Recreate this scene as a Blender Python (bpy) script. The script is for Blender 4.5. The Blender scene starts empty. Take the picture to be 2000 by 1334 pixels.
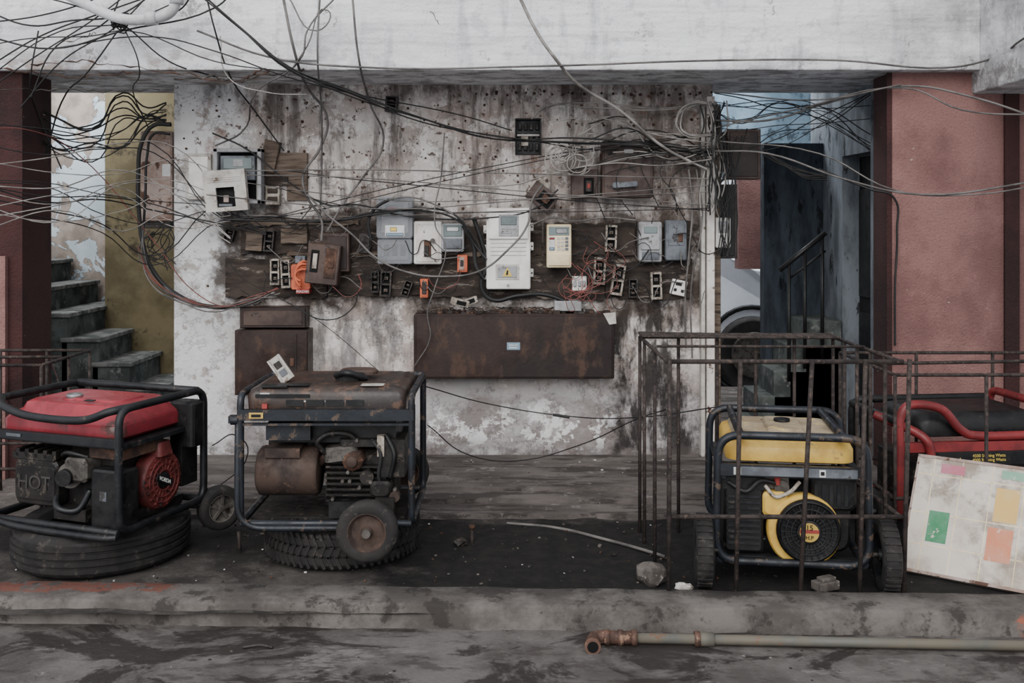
import bpy,math,random
from mathutils import Vector,Matrix
import mathutils
import bmesh
random.seed(7)
F=1944.;H=1.5;HY=430.
WD=6.1
def P(px,py,d): return Vector(((px-1000)*d/F,d,H-(py-HY)*d/F))
def XX(px,d=WD): return (px-1000)*d/F
def ZZ(py,d=WD): return H-(py-HY)*d/F
def lin(c):
    r=[]
    for v in c:
        v=v/255.
        r.append(v/12.92 if v<=.04045 else ((v+.055)/1.055)**2.4)
    L=.3*r[0]+.55*r[1]+.15*r[2];k=1.02*max(L,1e-4)**.24
    return tuple([(L+(x-L)*.9)*k for x in r]+[1])
# ---------------------------------------------------------------- materials
class N:
    def __init__(s,name):
        s.m=bpy.data.materials.new(name);s.m.use_nodes=True;s.t=s.m.node_tree;s.t.nodes.clear()
        s.o=s.t.nodes.new('ShaderNodeOutputMaterial');s.b=s.t.nodes.new('ShaderNodeBsdfPrincipled')
        s.t.links.new(s.b.outputs[0],s.o.inputs[0])
        s.tc=s.t.nodes.new('ShaderNodeTexCoord').outputs['Object']
    def put(s,sock,v):
        if isinstance(v,bpy.types.NodeSocket): s.t.links.new(v,sock)
        else: sock.default_value=v
    def noise(s,sc,det=6,ro=.6,di=0,vs=(1,1,1),loc=(0,0,0)):
        mp=s.t.nodes.new('ShaderNodeMapping');s.t.links.new(s.tc,mp.inputs[0])
        mp.inputs['Scale'].default_value=vs;mp.inputs['Location'].default_value=loc
        n=s.t.nodes.new('ShaderNodeTexNoise');s.t.links.new(mp.outputs[0],n.inputs['Vector'])
        n.inputs['Scale'].default_value=sc;n.inputs['Detail'].default_value=det
        n.inputs['Roughness'].default_value=ro;n.inputs['Distortion'].default_value=di
        return n.outputs[0]
    def vor(s,sc,feat='F1',vs=(1,1,1)):
        mp=s.t.nodes.new('ShaderNodeMapping');s.t.links.new(s.tc,mp.inputs[0]);mp.inputs['Scale'].default_value=vs
        nn=s.t.nodes.new('ShaderNodeTexNoise');nn.inputs['Scale'].default_value=3;s.t.links.new(mp.outputs[0],nn.inputs['Vector'])
        ad=s.t.nodes.new('ShaderNodeVectorMath');ad.operation='MULTIPLY_ADD'
        s.t.links.new(nn.outputs[1],ad.inputs[0]);ad.inputs[1].default_value=(.35,.35,.35);s.t.links.new(mp.outputs[0],ad.inputs[2])
        n=s.t.nodes.new('ShaderNodeTexVoronoi');n.feature=feat;n.inputs['Scale'].default_value=sc
        s.t.links.new(ad.outputs[0],n.inputs['Vector']);return n.outputs['Distance']
    def mr(s,f,a,b,c=0.,d=1.):
        n=s.t.nodes.new('ShaderNodeMapRange');n.interpolation_type='SMOOTHSTEP'
        s.put(n.inputs[0],f);n.inputs[1].default_value=a;n.inputs[2].default_value=b
        n.inputs[3].default_value=c;n.inputs[4].default_value=d;return n.outputs[0]
    def ma(s,op,a,b=0.):
        n=s.t.nodes.new('ShaderNodeMath');n.operation=op;s.put(n.inputs[0],a);s.put(n.inputs[1],b);return n.outputs[0]
    def mul(s,*a):
        r=a[0]
        for x in a[1:]: r=s.ma('MULTIPLY',r,x)
        return r
    def mix(s,f,a,b):
        n=s.t.nodes.new('ShaderNodeMix');n.data_type='RGBA'
        s.put(n.inputs[0],f);s.put(n.inputs[6],a);s.put(n.inputs[7],b);return n.outputs[2]
    def xyz(s):
        n=s.t.nodes.new('ShaderNodeSeparateXYZ');s.t.links.new(s.tc,n.inputs[0]);return n.outputs
    def boxm(s,x,z,x0,x1,z0,z1,sf=.08):
        a=s.mul(s.mr(x,x0-sf,x0+sf),s.mr(x,x1-sf,x1+sf,1,0),s.mr(z,z0-sf,z0+sf),s.mr(z,z1-sf,z1+sf,1,0));return a
    def bump(s,h,st=.3,dist=.01):
        n=s.t.nodes.new('ShaderNodeBump');n.inputs['Strength'].default_value=st;n.inputs['Distance'].default_value=dist
        s.put(n.inputs['Height'],h);s.t.links.new(n.outputs[0],s.b.inputs['Normal'])
    def fin(s,col,rough=.7,metal=0.):
        s.put(s.b.inputs['Base Color'],col);s.put(s.b.inputs['Roughness'],rough);s.put(s.b.inputs['Metallic'],metal)
        s.b.inputs['Specular IOR Level'].default_value=.35;return s.m
def M(name,c1,c2=None,c3=None,rough=.6,metal=0,sc=6,t1=(.4,.62),t2=(.57,.61),bump=.2,vs=(1,1,1),bs=40):
    n=N(name);col=lin(c1)
    if c2: col=n.mix(n.mr(n.noise(sc,7,.65,vs=vs),*t1),col,lin(c2))
    if c3: col=n.mix(n.mr(n.noise(sc*1.7,9,.72,vs=vs,loc=(3.1,7,1)),*t2),col,lin(c3))
    r=n.mr(n.noise(sc*2,4),.3,.7,max(rough-.12,.05),min(rough+.15,1))
    if bump: n.bump(n.noise(bs,5),bump,.004)
    return n.fin(col,r,metal)
def wall_mat():
    n=N('wall_plaster');o=n.xyz();d=n.ma('SUBTRACT',n.noise(5,6,.65),.5)
    x=n.ma('ADD',o[0],n.mul(d,.5));z=n.ma('ADD',o[2],n.mul(n.ma('SUBTRACT',n.noise(4,6,.65,loc=(5,5,5)),.5),.5))
    c=n.mix(n.mr(n.noise(2.6,8,.7),.4,.62),lin((208,200,193)),lin((190,173,163)))
    pe=n.mr(n.noise(5,11,.72,loc=(1,2,9)),.53,.56)
    c=n.mix(n.mul(pe,.65),c,lin((166,150,139)))
    pe2=n.mr(n.noise(8,11,.75,loc=(4,2,1)),.53,.56)
    c=n.mix(n.mul(pe2,.8),c,lin((224,218,212)))
    c=n.mix(n.mul(n.mr(x,XX(430),XX(520),1,0),.8),c,lin((218,218,218)))
    sp0=n.mul(n.mr(x,XX(430),XX(480),1,0),n.mr(n.noise(7,10,.72,loc=(7,7,1)),.56,.6))
    c=n.mix(n.mul(sp0,.7),c,lin((158,144,132)))
    bb=n.mr(z,ZZ(780),ZZ(700),1,0)
    cb=n.mix(n.mr(n.noise(3,9,.7,vs=(.6,1,1)),.42,.58),lin((184,179,178)),lin((150,140,136)))
    cb=n.mix(n.mul(n.mr(n.noise(6,11,.72),.53,.55),n.boxm(x,z,XX(830),XX(1300),ZZ(890),ZZ(800),.05)),cb,lin((220,218,216)))
    c=n.mix(n.mul(bb,n.mr(x,XX(440),XX(480))),c,cb)
    dr=n.mr(n.noise(2.4,9,.7,vs=(4,1,.6)),.46,.64)
    reg=n.mul(n.mr(x,XX(450),XX(520)),n.mr(z,ZZ(790),ZZ(640)),n.mr(z,ZZ(560),ZZ(600),1,0))
    c=n.mix(n.mul(dr,reg,.8),c,lin((98,86,80)))
    dr2=n.mr(n.noise(3,9,.72,vs=(1.6,1,.9),loc=(3,3,3)),.5,.64)
    c=n.mix(n.mul(dr2,n.mr(z,ZZ(420),ZZ(170)),n.mr(x,XX(560),XX(800)),.5),c,lin((138,118,106)))
    dr3=n.mr(n.noise(5,9,.72,vs=(1.6,1,.9),loc=(9,3,3)),.57,.66)
    c=n.mix(n.mul(dr3,n.mr(z,ZZ(520),ZZ(420)),n.mr(x,XX(450),XX(560)),.6),c,lin((98,84,74)))
    g=n.boxm(x,z,XX(1250),XX(1420),ZZ(650),ZZ(140),.16)
    c=n.mix(n.mul(g,n.mr(n.noise(6,8,.7,vs=(1.5,1,1)),.4,.6),.75),c,lin((100,84,74)))
    g=n.boxm(x,z,XX(1195),XX(1345),ZZ(900),ZZ(570),.06)
    c=n.mix(n.mul(g,n.mr(n.noise(4,9,.7,vs=(2,1,.6)),.34,.52),.95),c,lin((52,46,43)))
    g=n.boxm(x,z,XX(600),XX(830),ZZ(730),ZZ(560),.08)
    c=n.mix(n.mul(g,n.mr(n.noise(4,9,.7,vs=(2,1,.6)),.4,.6),.75),c,lin((98,95,96)))
    g=n.boxm(x,z,XX(430),XX(1400),ZZ(610),ZZ(412),.06)
    c=n.mix(n.mul(g,n.mr(n.noise(5,9,.7),.34,.55),.93),c,lin((80,66,57)))
    g=n.boxm(x,z,XX(1100),XX(1400),ZZ(420),ZZ(230),.1)
    c=n.mix(n.mul(g,n.mr(n.noise(4,9,.72,loc=(5,0,5)),.42,.6),.45),c,lin((112,96,86)))
    ru=n.mul(n.mr(n.noise(24,4,.6),.62,.67),n.mr(z,ZZ(470),ZZ(400)))
    c=n.mix(n.mul(ru,.85),c,lin((92,58,40)))
    ru=n.mul(n.mr(n.noise(3.5,9,.7,loc=(8,1,2)),.57,.66),n.mr(z,ZZ(420),ZZ(300)))
    c=n.mix(n.mul(ru,.6),c,lin((150,100,72)))
    c=n.mix(n.mul(n.mr(z,ZZ(215),ZZ(165)),n.mr(n.noise(7,8,.7,vs=(1,1,.4)),.4,.58),.8),c,lin((92,76,66)))
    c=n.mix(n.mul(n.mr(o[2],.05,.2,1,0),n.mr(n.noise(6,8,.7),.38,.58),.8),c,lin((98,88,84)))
    n.bump(n.ma('ADD',n.noise(30,8,.7),n.mul(pe,.8)),.6,.014)
    return n.fin(c,.88)
def beam_mat():
    n=N('beam_paint');o=n.xyz()
    c=n.mix(n.mr(n.noise(1.6,8,.65,vs=(.6,1,1.5)),.42,.64),lin((232,232,233)),lin((212,211,213)))
    c=n.mix(n.mul(n.mr(n.noise(4,10,.74),.53,.57),.5),c,lin((190,189,192)))
    c=n.mix(n.mul(n.mr(n.noise(2.6,11,.8,loc=(6,6,6)),.6,.62),.7),c,lin((140,134,130)))
    c=n.mix(n.mul(n.mr(n.noise(9,11,.8,loc=(2,6,6)),.62,.65),.5),c,lin((120,112,106)))
    lo=n.mul(n.mr(o[2],2.33,2.5,1,0),n.mr(o[0],-1.6,-.9,1,0),n.mr(n.noise(7,9,.7,vs=(.6,1,1)),.47,.58))
    c=n.mix(n.mul(lo,.75),c,lin((156,132,114)))
    lo=n.mul(n.mr(o[2],2.325,2.36,1,0),n.mr(n.noise(9,9,.7,vs=(.5,1,1),loc=(1,9,9)),.5,.56))
    c=n.mix(n.mul(lo,.6),c,lin((120,106,98)))
    dr=n.mul(n.mr(n.noise(2.4,8,.65,vs=(4,1,.8)),.52,.7),.5)
    c=n.mix(dr,c,lin((154,154,160)))
    rt=n.mul(n.mr(o[0],1.8,2.6),n.mr(n.noise(3,8,.7),.34,.58),.6)
    c=n.mix(rt,c,lin((132,129,126)))
    n.bump(n.ma('ADD',n.noise(9,9,.7),n.mul(n.noise(2,3,.5,vs=(.4,1,3)),2.5)),1.,.022)
    return n.fin(c,.85)
def pink_mat(name,a,b):
    n=N(name)
    c=n.mix(n.mr(n.noise(2.2,8,.65),.4,.62),lin(a),lin(b))
    c=n.mix(n.mul(n.mr(n.noise(70,4,.7),.5,.7),.3),c,lin((96,66,62)))
    v=n.vor(9);c=n.mix(n.mr(v,.035,.045,1,0),c,lin((190,175,165)))
    n.bump(n.noise(75,5,.7),1.,.014);return n.fin(c,.85)
def peel_mat():
    n=N('peeling_blue_paint')
    c=n.mix(n.mr(n.noise(2,8,.6),.4,.6),lin((194,204,210)),lin((172,186,194)))
    p=n.mr(n.noise(3.2,11,.62,.6),.51,.522)
    c=n.mix(p,c,n.mix(n.mr(n.noise(5),.4,.6),lin((176,160,148)),lin((146,132,120))))
    n.bump(n.ma('SUBTRACT',1.,p),.8,.01);return n.fin(c,.85)
def floor_mat():
    n=N('stained_concrete');o=n.xyz()
    c=n.mix(n.mr(n.noise(3,9,.7),.38,.62),lin((118,112,108)),lin((92,86,82)))
    st=n.mr(n.noise(2.1,8,.68,.6,vs=(.9,1.5,1)),.49,.56)
    c=n.mix(n.mul(st,.85),c,lin((56,49,46)))
    st2=n.mr(n.noise(9,9,.7,vs=(.5,1.2,1)),.52,.61);c=n.mix(n.mul(st2,.65),c,lin((74,65,60)))
    w=n.mr(n.noise(22,6,.7),.66,.71);c=n.mix(w,c,lin((144,138,134)))
    w=n.mr(n.noise(5,9,.75,vs=(.5,1.3,1),loc=(4,4,4)),.58,.64);c=n.mix(n.mul(w,.5),c,lin((142,137,133)))
    n.bump(n.noise(24,9,.72),.55,.014)
    return n.fin(c,n.mr(st,0,1,.72,.42))
def kerb_mat():
    n=N('kerb_concrete');o=n.xyz()
    c=n.mix(n.mr(n.noise(3.5,9,.7),.38,.62),lin((124,117,111)),lin((92,85,80)))
    c=n.mix(n.mul(n.mr(n.noise(8,9,.7),.52,.6),.75),c,lin((60,53,49)))
    xx=n.ma('ADD',o[0],n.mul(n.ma('SUBTRACT',n.noise(7,6),.5),.5))
    r=n.mul(n.mr(xx,-1.42,-1.36,1,0),n.mr(n.ma('ADD',o[1],n.mul(n.noise(6,9,.75),.3)),4.085,4.1),n.mr(o[2],.0,.02),n.mr(n.noise(14,6,.7,loc=(3,1,4)),.43,.5))
    c=n.mix(n.mul(r,.85),c,lin((138,78,60)))
    r2=n.mul(n.mr(xx,1.86,1.9),n.mr(n.noise(9,8),.42,.46),n.mr(o[2],.0,.03,1,0));c=n.mix(r2,c,lin((170,96,72)))
    n.bump(n.noise(20,9,.72),.7,.016);return n.fin(c,.85)
def dirt_mat():
    n=N('oily_dirt_ground');o=n.xyz()
    x=n.ma('ADD',o[0],n.mul(n.ma('SUBTRACT',n.noise(3,7,.7),.5),.9));y=n.ma('ADD',o[1],n.mul(n.ma('SUBTRACT',n.noise(3,7,.7,loc=(4,4,4)),.5),.7))
    c=n.mix(n.mr(n.noise(3,9,.7),.38,.62),lin((106,99,94)),lin((72,66,61)))
    c=n.mix(n.mul(n.mr(n.noise(7,9,.7),.5,.6),.6),c,lin((122,114,107)))
    k=n.ma('MAXIMUM',n.boxm(x,y,-.5,2.3,3.3,5.02,.1),n.boxm(x,y,-2.6,2.5,4.45,4.9,.15))
    c=n.mix(n.mul(k,.96),c,n.mix(n.mr(n.noise(14,8,.7),.42,.62),lin((24,20,18)),lin((50,43,38))))
    sp=n.mr(n.noise(60,3,.6),.7,.74);c=n.mix(n.mul(sp,.5),c,lin((110,104,98)))
    n.bump(n.noise(38,9,.78),.9,.025);return n.fin(c,.85)
def slab_mat():
    n=N('slab_concrete');o=n.xyz()
    c=n.mix(n.mr(n.noise(3,9,.7,vs=(.6,1.6,1)),.38,.62),lin((124,115,110)),lin((94,86,81)))
    c=n.mix(n.mul(n.mr(n.noise(5,10,.72,vs=(.4,1.6,1)),.5,.57),.75),c,lin((66,58,53)))
    c=n.mix(n.mul(n.mr(n.noise(11,9,.7),.6,.63),.7),c,lin((146,139,134)))
    n.bump(n.noise(22,9,.74),.7,.018);return n.fin(c,.85)
WALL=wall_mat();BEAM=beam_mat();PINK=pink_mat('pink_stucco',(172,124,116),(148,103,97));MAR=pink_mat('maroon_paint',(96,54,51),(72,42,40))
PEEL=peel_mat();FLO=floor_mat();KER=kerb_mat();DIR=dirt_mat();SLAB=slab_mat()
OLIVE=M('olive_paint',(138,124,88),(114,101,70),(88,76,56),rough=.8,sc=2.5,t2=(.56,.66))
BLUE=M('blue_wall_paint',(132,158,176),(108,132,150),(80,96,108),rough=.85,sc=3,t2=(.56,.62))
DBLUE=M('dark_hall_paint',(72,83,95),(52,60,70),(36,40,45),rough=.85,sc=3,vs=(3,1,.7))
GBLUE=M('grey_blue_paint',(134,141,149),(102,108,115),(64,66,70),rough=.85,sc=3,vs=(2,2,.7))
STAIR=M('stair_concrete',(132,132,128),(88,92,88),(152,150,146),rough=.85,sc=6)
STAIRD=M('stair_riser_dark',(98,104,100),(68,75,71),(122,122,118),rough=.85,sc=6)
DARKP=M('dark_paint',(20,19,20),(30,27,26),rough=.8)
BROWN=M('rusty_brown_metal',(70,50,43),(50,37,33),(92,66,51),rough=.42,sc=3,metal=.1,vs=(1,1,.6),t2=(.54,.66))
BROWN2=M('brown_enamel',(98,76,66),(76,57,50),(54,42,37),rough=.5,sc=5)
RUST=M('rust_metal',(106,72,54),(68,50,42),(126,90,68),rough=.8,sc=9)
PRUST=M('rusty_cream_metal',(176,156,146),(150,122,106),(100,64,46),rough=.7,sc=6,t2=(.53,.58))
PRUST2=M('chipped_white_enamel',(212,206,198),(192,182,172),(100,66,50),rough=.5,sc=7,t2=(.57,.6))
WOOD=M('old_wood',(80,67,58),(52,43,38),(128,115,104),rough=.9,sc=6,vs=(.6,1,2.6),bump=.6,t2=(.56,.63))
WOODL=M('old_wood_light',(128,110,94),(92,76,64),(66,54,46),rough=.85,sc=6,vs=(.4,1,4),bump=.5)
GREY=M('grey_plastic',(164,164,166),(140,138,138),(108,98,90),rough=.5,sc=8,t2=(.6,.66))
LGREY=M('light_grey_plastic',(196,191,182),(170,163,154),(118,98,78),rough=.5,sc=9,t2=(.57,.64))
MWHITE=M('meter_white_plastic',(228,225,218),(212,206,198),(158,138,116),rough=.45,sc=7,t2=(.62,.7))
CREAM=M('cream_plastic',(230,212,168),(212,192,148),(156,134,98),rough=.5,sc=8,t2=(.62,.68))
SLATE=M('slate_grey_plastic',(116,121,128),(94,98,104),(74,70,68),rough=.5,sc=8)
CER=M('ceramic_fuse',(178,168,154),(140,128,114),(88,74,62),rough=.6,sc=20)
DCER=M('dark_fuse_bakelite',(70,62,57),(48,42,39),(98,84,74),rough=.6,sc=20)
ORANGE=M('orange_plastic',(220,104,58),(188,82,46),(120,60,40),rough=.45,sc=14,t2=(.6,.66))
BLK=M('black_plastic',(27,27,29),(39,38,39),(64,58,53),rough=.5,sc=10,t2=(.6,.66))
HOLE_SHADE=M('painted_hole_shade',(14,13,13),(20,18,18),rough=.9,bump=0)  # near-black plates: the shade inside holes and recesses is painted in
FRB=M('blue_black_frame_paint',(47,53,62),(35,38,44),(102,84,70),rough=.45,sc=9,t2=(.56,.61))
FRK=M('black_frame_paint',(34,36,40),(46,47,49),(86,76,68),rough=.45,sc=9,t2=(.6,.65))
REDP=M('red_tank_paint',(178,54,66),(148,44,54),(104,66,60),rough=.35,sc=4,t2=(.56,.68))
REDT=M('red_tube_paint',(158,52,53),(130,42,44),(86,52,48),rough=.4,sc=8,t2=(.6,.66))
REDR=M('red_starter_paint',(132,56,52),(100,42,38),(66,46,42),rough=.5,sc=12)
YEL=M('yellow_paint',(220,178,66),(202,158,54),(156,126,76),rough=.4,sc=7,t2=(.58,.66))
YDIRT=M('dusty_yellow_top',(176,158,128),(148,130,104),(204,176,108),rough=.75,sc=6)
RUBB=M('tyre_rubber',(46,43,42),(60,56,53),(84,77,71),rough=.8,sc=12,t2=(.56,.66))
GTANK=M('rusty_black_tank',(60,52,48),(82,63,53),(106,78,61),rough=.38,sc=6,t2=(.53,.6))
MUFR=M('rusty_muffler',(88,68,57),(64,51,46),(112,84,68),rough=.8,sc=8)
ENG=M('oily_engine_metal',(58,53,49),(38,34,32),(92,82,72),rough=.55,sc=14,metal=.2)
ALU=M('dirty_aluminium',(116,110,103),(82,76,71),(62,54,49),rough=.5,sc=12,metal=.4)
CHR=M('chrome_cap',(190,190,190),(150,150,150),rough=.3,metal=.8)
REBAR=M('rusty_rebar',(78,66,61),(56,48,45),(102,83,73),rough=.8,sc=20,metal=.1)
PAPER=M('white_label',(206,206,206),(186,184,182),rough=.6)
PBLUE=M('blue_label',(128,152,172),(154,172,184),rough=.6)
YLAB=M('yellow_label',(222,190,76),(198,162,64),rough=.6)
RLAB=M('red_label',(176,64,56),rough=.6)
SILV=M('car_silver_paint',(222,226,232),(208,212,220),rough=.3,sc=2,bump=0)
GLASSD=M('dark_glass',(28,32,36),rough=.1,bump=0)
STONE=M('stone',(110,102,95),(80,72,67),(138,131,125),rough=.9,sc=12)
BRASS=M('rusty_pipe_joint',(116,82,66),(84,60,49),(148,114,91),rough=.7,sc=16)
PIPE=M('grey_green_pipe',(104,103,95),(116,108,93),(126,95,73),rough=.6,sc=6,t2=(.57,.66))
PVC=M('white_pvc',(206,206,208),(178,176,176),rough=.5)
CBK=M('cable_black',(34,32,33),(54,52,51),rough=.6,bump=0)
CGR=M('cable_grey',(122,117,113),(92,88,85),rough=.6,bump=0)
CLG=M('cable_light',(164,158,151),(122,116,110),rough=.6,bump=0)
CRD=M('cable_red',(150,74,66),(120,74,66),rough=.6,bump=0)
TXW=M('lettering_white',(210,210,205),rough=.6,bump=0);TXK=M('lettering_black',(24,24,26),rough=.6,bump=0)
TXG=M('lettering_raised_metal',(80,76,73),(60,56,54),rough=.6,bump=0);TXY=M('lettering_yellow',(220,190,70),rough=.6,bump=0)
LCD=M('lcd_glass',(126,140,138),(106,118,118),rough=.2,bump=0)
n=N('clear_cover');CLEAR=n.fin(lin((170,172,176)),.25);n.b.inputs['Alpha'].default_value=.42
def checker():
    n=N('faded_checker_print')
    c=n.mix(n.mr(n.noise(4,9,.7),.4,.62),lin((208,198,186)),lin((184,169,154)))
    c=n.mix(n.mr(n.noise(3,8,.7,loc=(2,2,2)),.5,.62),c,lin((156,141,126)));n.bump(n.noise(20,6),.2,.005)
    return n.fin(c,.7)
CHK=checker()
def patch(nm,c): return M(nm,c,tuple(int(v*.75+190*.25) for v in c),(206,196,184),rough=.7,sc=14,t2=(.6,.65))
# ---------------------------------------------------------------- mesh builder
RX=Matrix.Rotation(math.pi/2,4,'X')
def TR(v): return Matrix.Translation(Vector(v))
def RO(a,ax): return Matrix.Rotation(math.radians(a),4,ax)
def fil(pts,r,closed=False,n=6):
    pts=[Vector(p) for p in pts];o=[];L=len(pts)
    for i,p in enumerate(pts):
        if not closed and i in(0,L-1): o.append(p);continue
        a=pts[i-1];b=pts[(i+1)%L];da=(a-p);db=(b-p)
        ra=min(r,da.length*.49);rb=min(r,db.length*.49);A=p+da.normalized()*ra;Bv=p+db.normalized()*rb
        for k in range(n+1):
            t=k/n;o.append(A*(1-t)**2+p*2*t*(1-t)+Bv*t*t)
    return o
def cat(pts,n=8):
    pts=[Vector(p) for p in pts];q=[pts[0]*2-pts[1]]+pts+[pts[-1]*2-pts[-2]];o=[]
    for i in range(1,len(q)-2):
        a,b,c,d=q[i-1:i+3]
        for k in range(n):
            t=k/n;o.append(.5*((2*b)+(c-a)*t+(2*a-5*b+4*c-d)*t*t+(3*b-a-3*c+d)*t**3))
    o.append(pts[-1]);return o
class B:
    def __init__(s,T=None): s.v=[];s.f=[];s.k=[];s.sm=[];s.mats=[];s.T=T or Matrix()
    def add(s,vs,fs,mat,sm=False,T=None):
        o=len(s.v);m=s.T@T if T is not None else s.T
        s.v+=[m@Vector(v) for v in vs];s.f+=[[i+o for i in f] for f in fs]
        if mat not in s.mats:s.mats.append(mat)
        s.k+=[s.mats.index(mat)]*len(fs);s.sm+=[sm]*len(fs)
    def box(s,a,b,mat,T=None):
        x0,y0,z0=a;x1,y1,z1=b
        s.add([(x0,y0,z0),(x1,y0,z0),(x1,y1,z0),(x0,y1,z0),(x0,y0,z1),(x1,y0,z1),(x1,y1,z1),(x0,y1,z1)],
          [(0,3,2,1),(4,5,6,7),(0,1,5,4),(1,2,6,5),(2,3,7,6),(3,0,4,7)],mat,False,T)
    def rp(s,sx,sy,r,prof,mat,T=None,n=5,sm=False):
        vs=[];fs=[]
        for z,ins in prof:
            hx=sx/2-ins;hy=sy/2-ins;rr=max(min(r,hx*.98,hy*.98),.0005)
            for cx,cy,a0 in((hx-rr,hy-rr,0),(-hx+rr,hy-rr,90),(-hx+rr,-hy+rr,180),(hx-rr,-hy+rr,270)):
                for k in range(n):
                    a=math.radians(a0+90*k/(n-1));vs.append((cx+rr*math.cos(a),cy+rr*math.sin(a),z))
        m=4*n
        for j in range(len(prof)-1):
            for i in range(m):
                fs.append((j*m+i,j*m+(i+1)%m,(j+1)*m+(i+1)%m,(j+1)*m+i))
        s.add(vs,fs,mat,sm,T);o=len(prof)-1
        s.add(vs[:m],[tuple(reversed(range(m)))],mat,False,T);s.add(vs[o*m:],[tuple(range(m))],mat,False,T)
    def lathe(s,prof,mat,c=(0,0,0),axis=(0,0,1),seg=36,T=None,sm=True,closed=False):
        q=Vector((0,0,1)).rotation_difference(Vector(axis)).to_matrix().to_4x4();L=TR(c)@q
        if T is not None:L=T@L
        vs=[];fs=[];m=len(prof)
        for i in range(seg):
            a=2*math.pi*i/seg
            for r,h in prof: vs.append((r*math.cos(a),r*math.sin(a),h))
        for i in range(seg):
            for j in range(m if closed else m-1):
                a=i*m+j;b=i*m+(j+1)%m;c2=((i+1)%seg)*m+(j+1)%m;d=((i+1)%seg)*m+j;fs.append((a,d,c2,b))
        s.add(vs,fs,mat,sm,L)
        if not closed:
            for j,rev in((0,False),(m-1,True)):
                if prof[j][0]>1e-5:
                    ring=[(prof[j][0]*math.cos(2*math.pi*i/seg),prof[j][0]*math.sin(2*math.pi*i/seg),prof[j][1]) for i in range(seg)]
                    s.add(ring,[tuple(range(seg))],mat,False,L)
    def cyl(s,a,b,r,mat,r2=None,seg=20,T=None):
        a=Vector(a);b=Vector(b);s.lathe([(r,0),(r if r2 is None else r2,(b-a).length)],mat,a,(b-a).normalized(),seg,T)
    def tube(s,pts,r,mat,closed=False,seg=8,T=None):
        pts=[Vector(p) for p in pts];L=len(pts);vs=[];fs=[];nrm=None
        for i,p in enumerate(pts):
            if closed:t=pts[(i+1)%L]-pts[i-1]
            else:t=pts[min(i+1,L-1)]-pts[max(i-1,0)]
            t.normalize()
            if nrm is None:
                nrm=t.orthogonal().normalized()
            nrm=(nrm-t*nrm.dot(t));nrm.normalize();bn=t.cross(nrm)
            rr=r[i] if isinstance(r,list) else r
            for k in range(seg):
                a=2*math.pi*k/seg;vs.append(p+nrm*rr*math.cos(a)+bn*rr*math.sin(a))
        for i in range(L if closed else L-1):
            for k in range(seg):
                j=(i+1)%L;fs.append((i*seg+k,i*seg+(k+1)%seg,j*seg+(k+1)%seg,j*seg+k))
        if not closed:
            fs.append(tuple(range(seg)));fs.append(tuple(range((L-1)*seg,L*seg)))
        s.add(vs,fs,mat,True,T)
    def plate(s,x0,y0,x1,y1,db,th,mat,r=.004,ang=0,bev=.003):
        df=db-th;c=P((x0+x1)/2,(y0+y1)/2,df);sx=(x1-x0)*df/F;sz=(y1-y0)*df/F
        T=TR((c.x,db,c.z))@RO(ang,'Y')@RX
        s.rp(sx,sz,r,[(0,0),(th-bev,0),(th,bev)],mat,T)
    def done(s,name,bev=0,parent=None,world=False):
        me=bpy.data.meshes.new(name)
        if world or parent: o=Vector((0,0,0))
        else:
            xs=[v.x for v in s.v];ys=[v.y for v in s.v];zs=[v.z for v in s.v]
            o=Vector(((min(xs)+max(xs))/2,(min(ys)+max(ys))/2,min(zs)))
        me.from_pydata([tuple(v-o) for v in s.v],[],s.f)
        for m in s.mats: me.materials.append(m)
        me.polygons.foreach_set('material_index',s.k);me.polygons.foreach_set('use_smooth',s.sm)
        bm=bmesh.new();bm.from_mesh(me);bmesh.ops.remove_doubles(bm,verts=bm.verts,dist=1e-6)
        bmesh.ops.recalc_face_normals(bm,faces=bm.faces);bm.to_mesh(me);bm.free()
        ob=bpy.data.objects.new(name,me);ob.location=o;bpy.context.collection.objects.link(ob)
        if bev:
            m=ob.modifiers.new('bevel','BEVEL');m.width=bev;m.segments=2;m.limit_method='ANGLE';m.angle_limit=math.radians(50)
        return ob
def text(body,T,size,mat,parent,name,ext=.0008):
    cu=bpy.data.curves.new(name,'FONT');cu.body=body;cu.size=size;cu.extrude=ext;cu.align_x='CENTER';cu.align_y='CENTER'
    cu.materials.append(mat);ob=bpy.data.objects.new(name,cu);bpy.context.collection.objects.link(ob)
    ob.parent=parent;ob.matrix_parent_inverse=Matrix.Translation(-parent.location);ob.matrix_basis=T
    return ob
def FR(v): return TR(v)@RX   # text facing -y
# ---------------------------------------------------------------- room shell
def shell(name,a,b,mat):
    k=B();k.box(a,b,mat);return k.done(name,world=True)
shell('wall_back',(XX(340),WD,0),(XX(1392),WD+.25,2.36),WALL)
k=B();k.box((-4.2,5.5,2.33),(XX(1915,5.5),6.5,3.3),BEAM);k.box((XX(540,5.5),5.475,2.38),(XX(622,5.5),5.52,3.3),BEAM);k.done('beam_ceiling_front',.006,world=True)
k=B();rk=random.Random(4)
def crack(pts,r):
    o=[]
    for i in range(len(pts)-1):
        for j in range(7):
            t=j/7;o.append(P(pts[i][0]*(1-t)+pts[i+1][0]*t,pts[i][1]*(1-t)+pts[i+1][1]*t+rk.uniform(-4,4),5.499))
    rr=[r*rk.uniform(.3,1.6) for _ in o];k.tube(o,rr,RUST if rk.random()<.5 else DCER,seg=5)
crack([(-20,135),(40,138),(120,150),(200,146),(270,140)],.004);crack([(60,128),(150,118),(220,128),(340,140),(440,160),(540,140)],.0035);crack([(340,158),(420,150),(470,158),(560,138),(600,134)],.0045)
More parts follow.
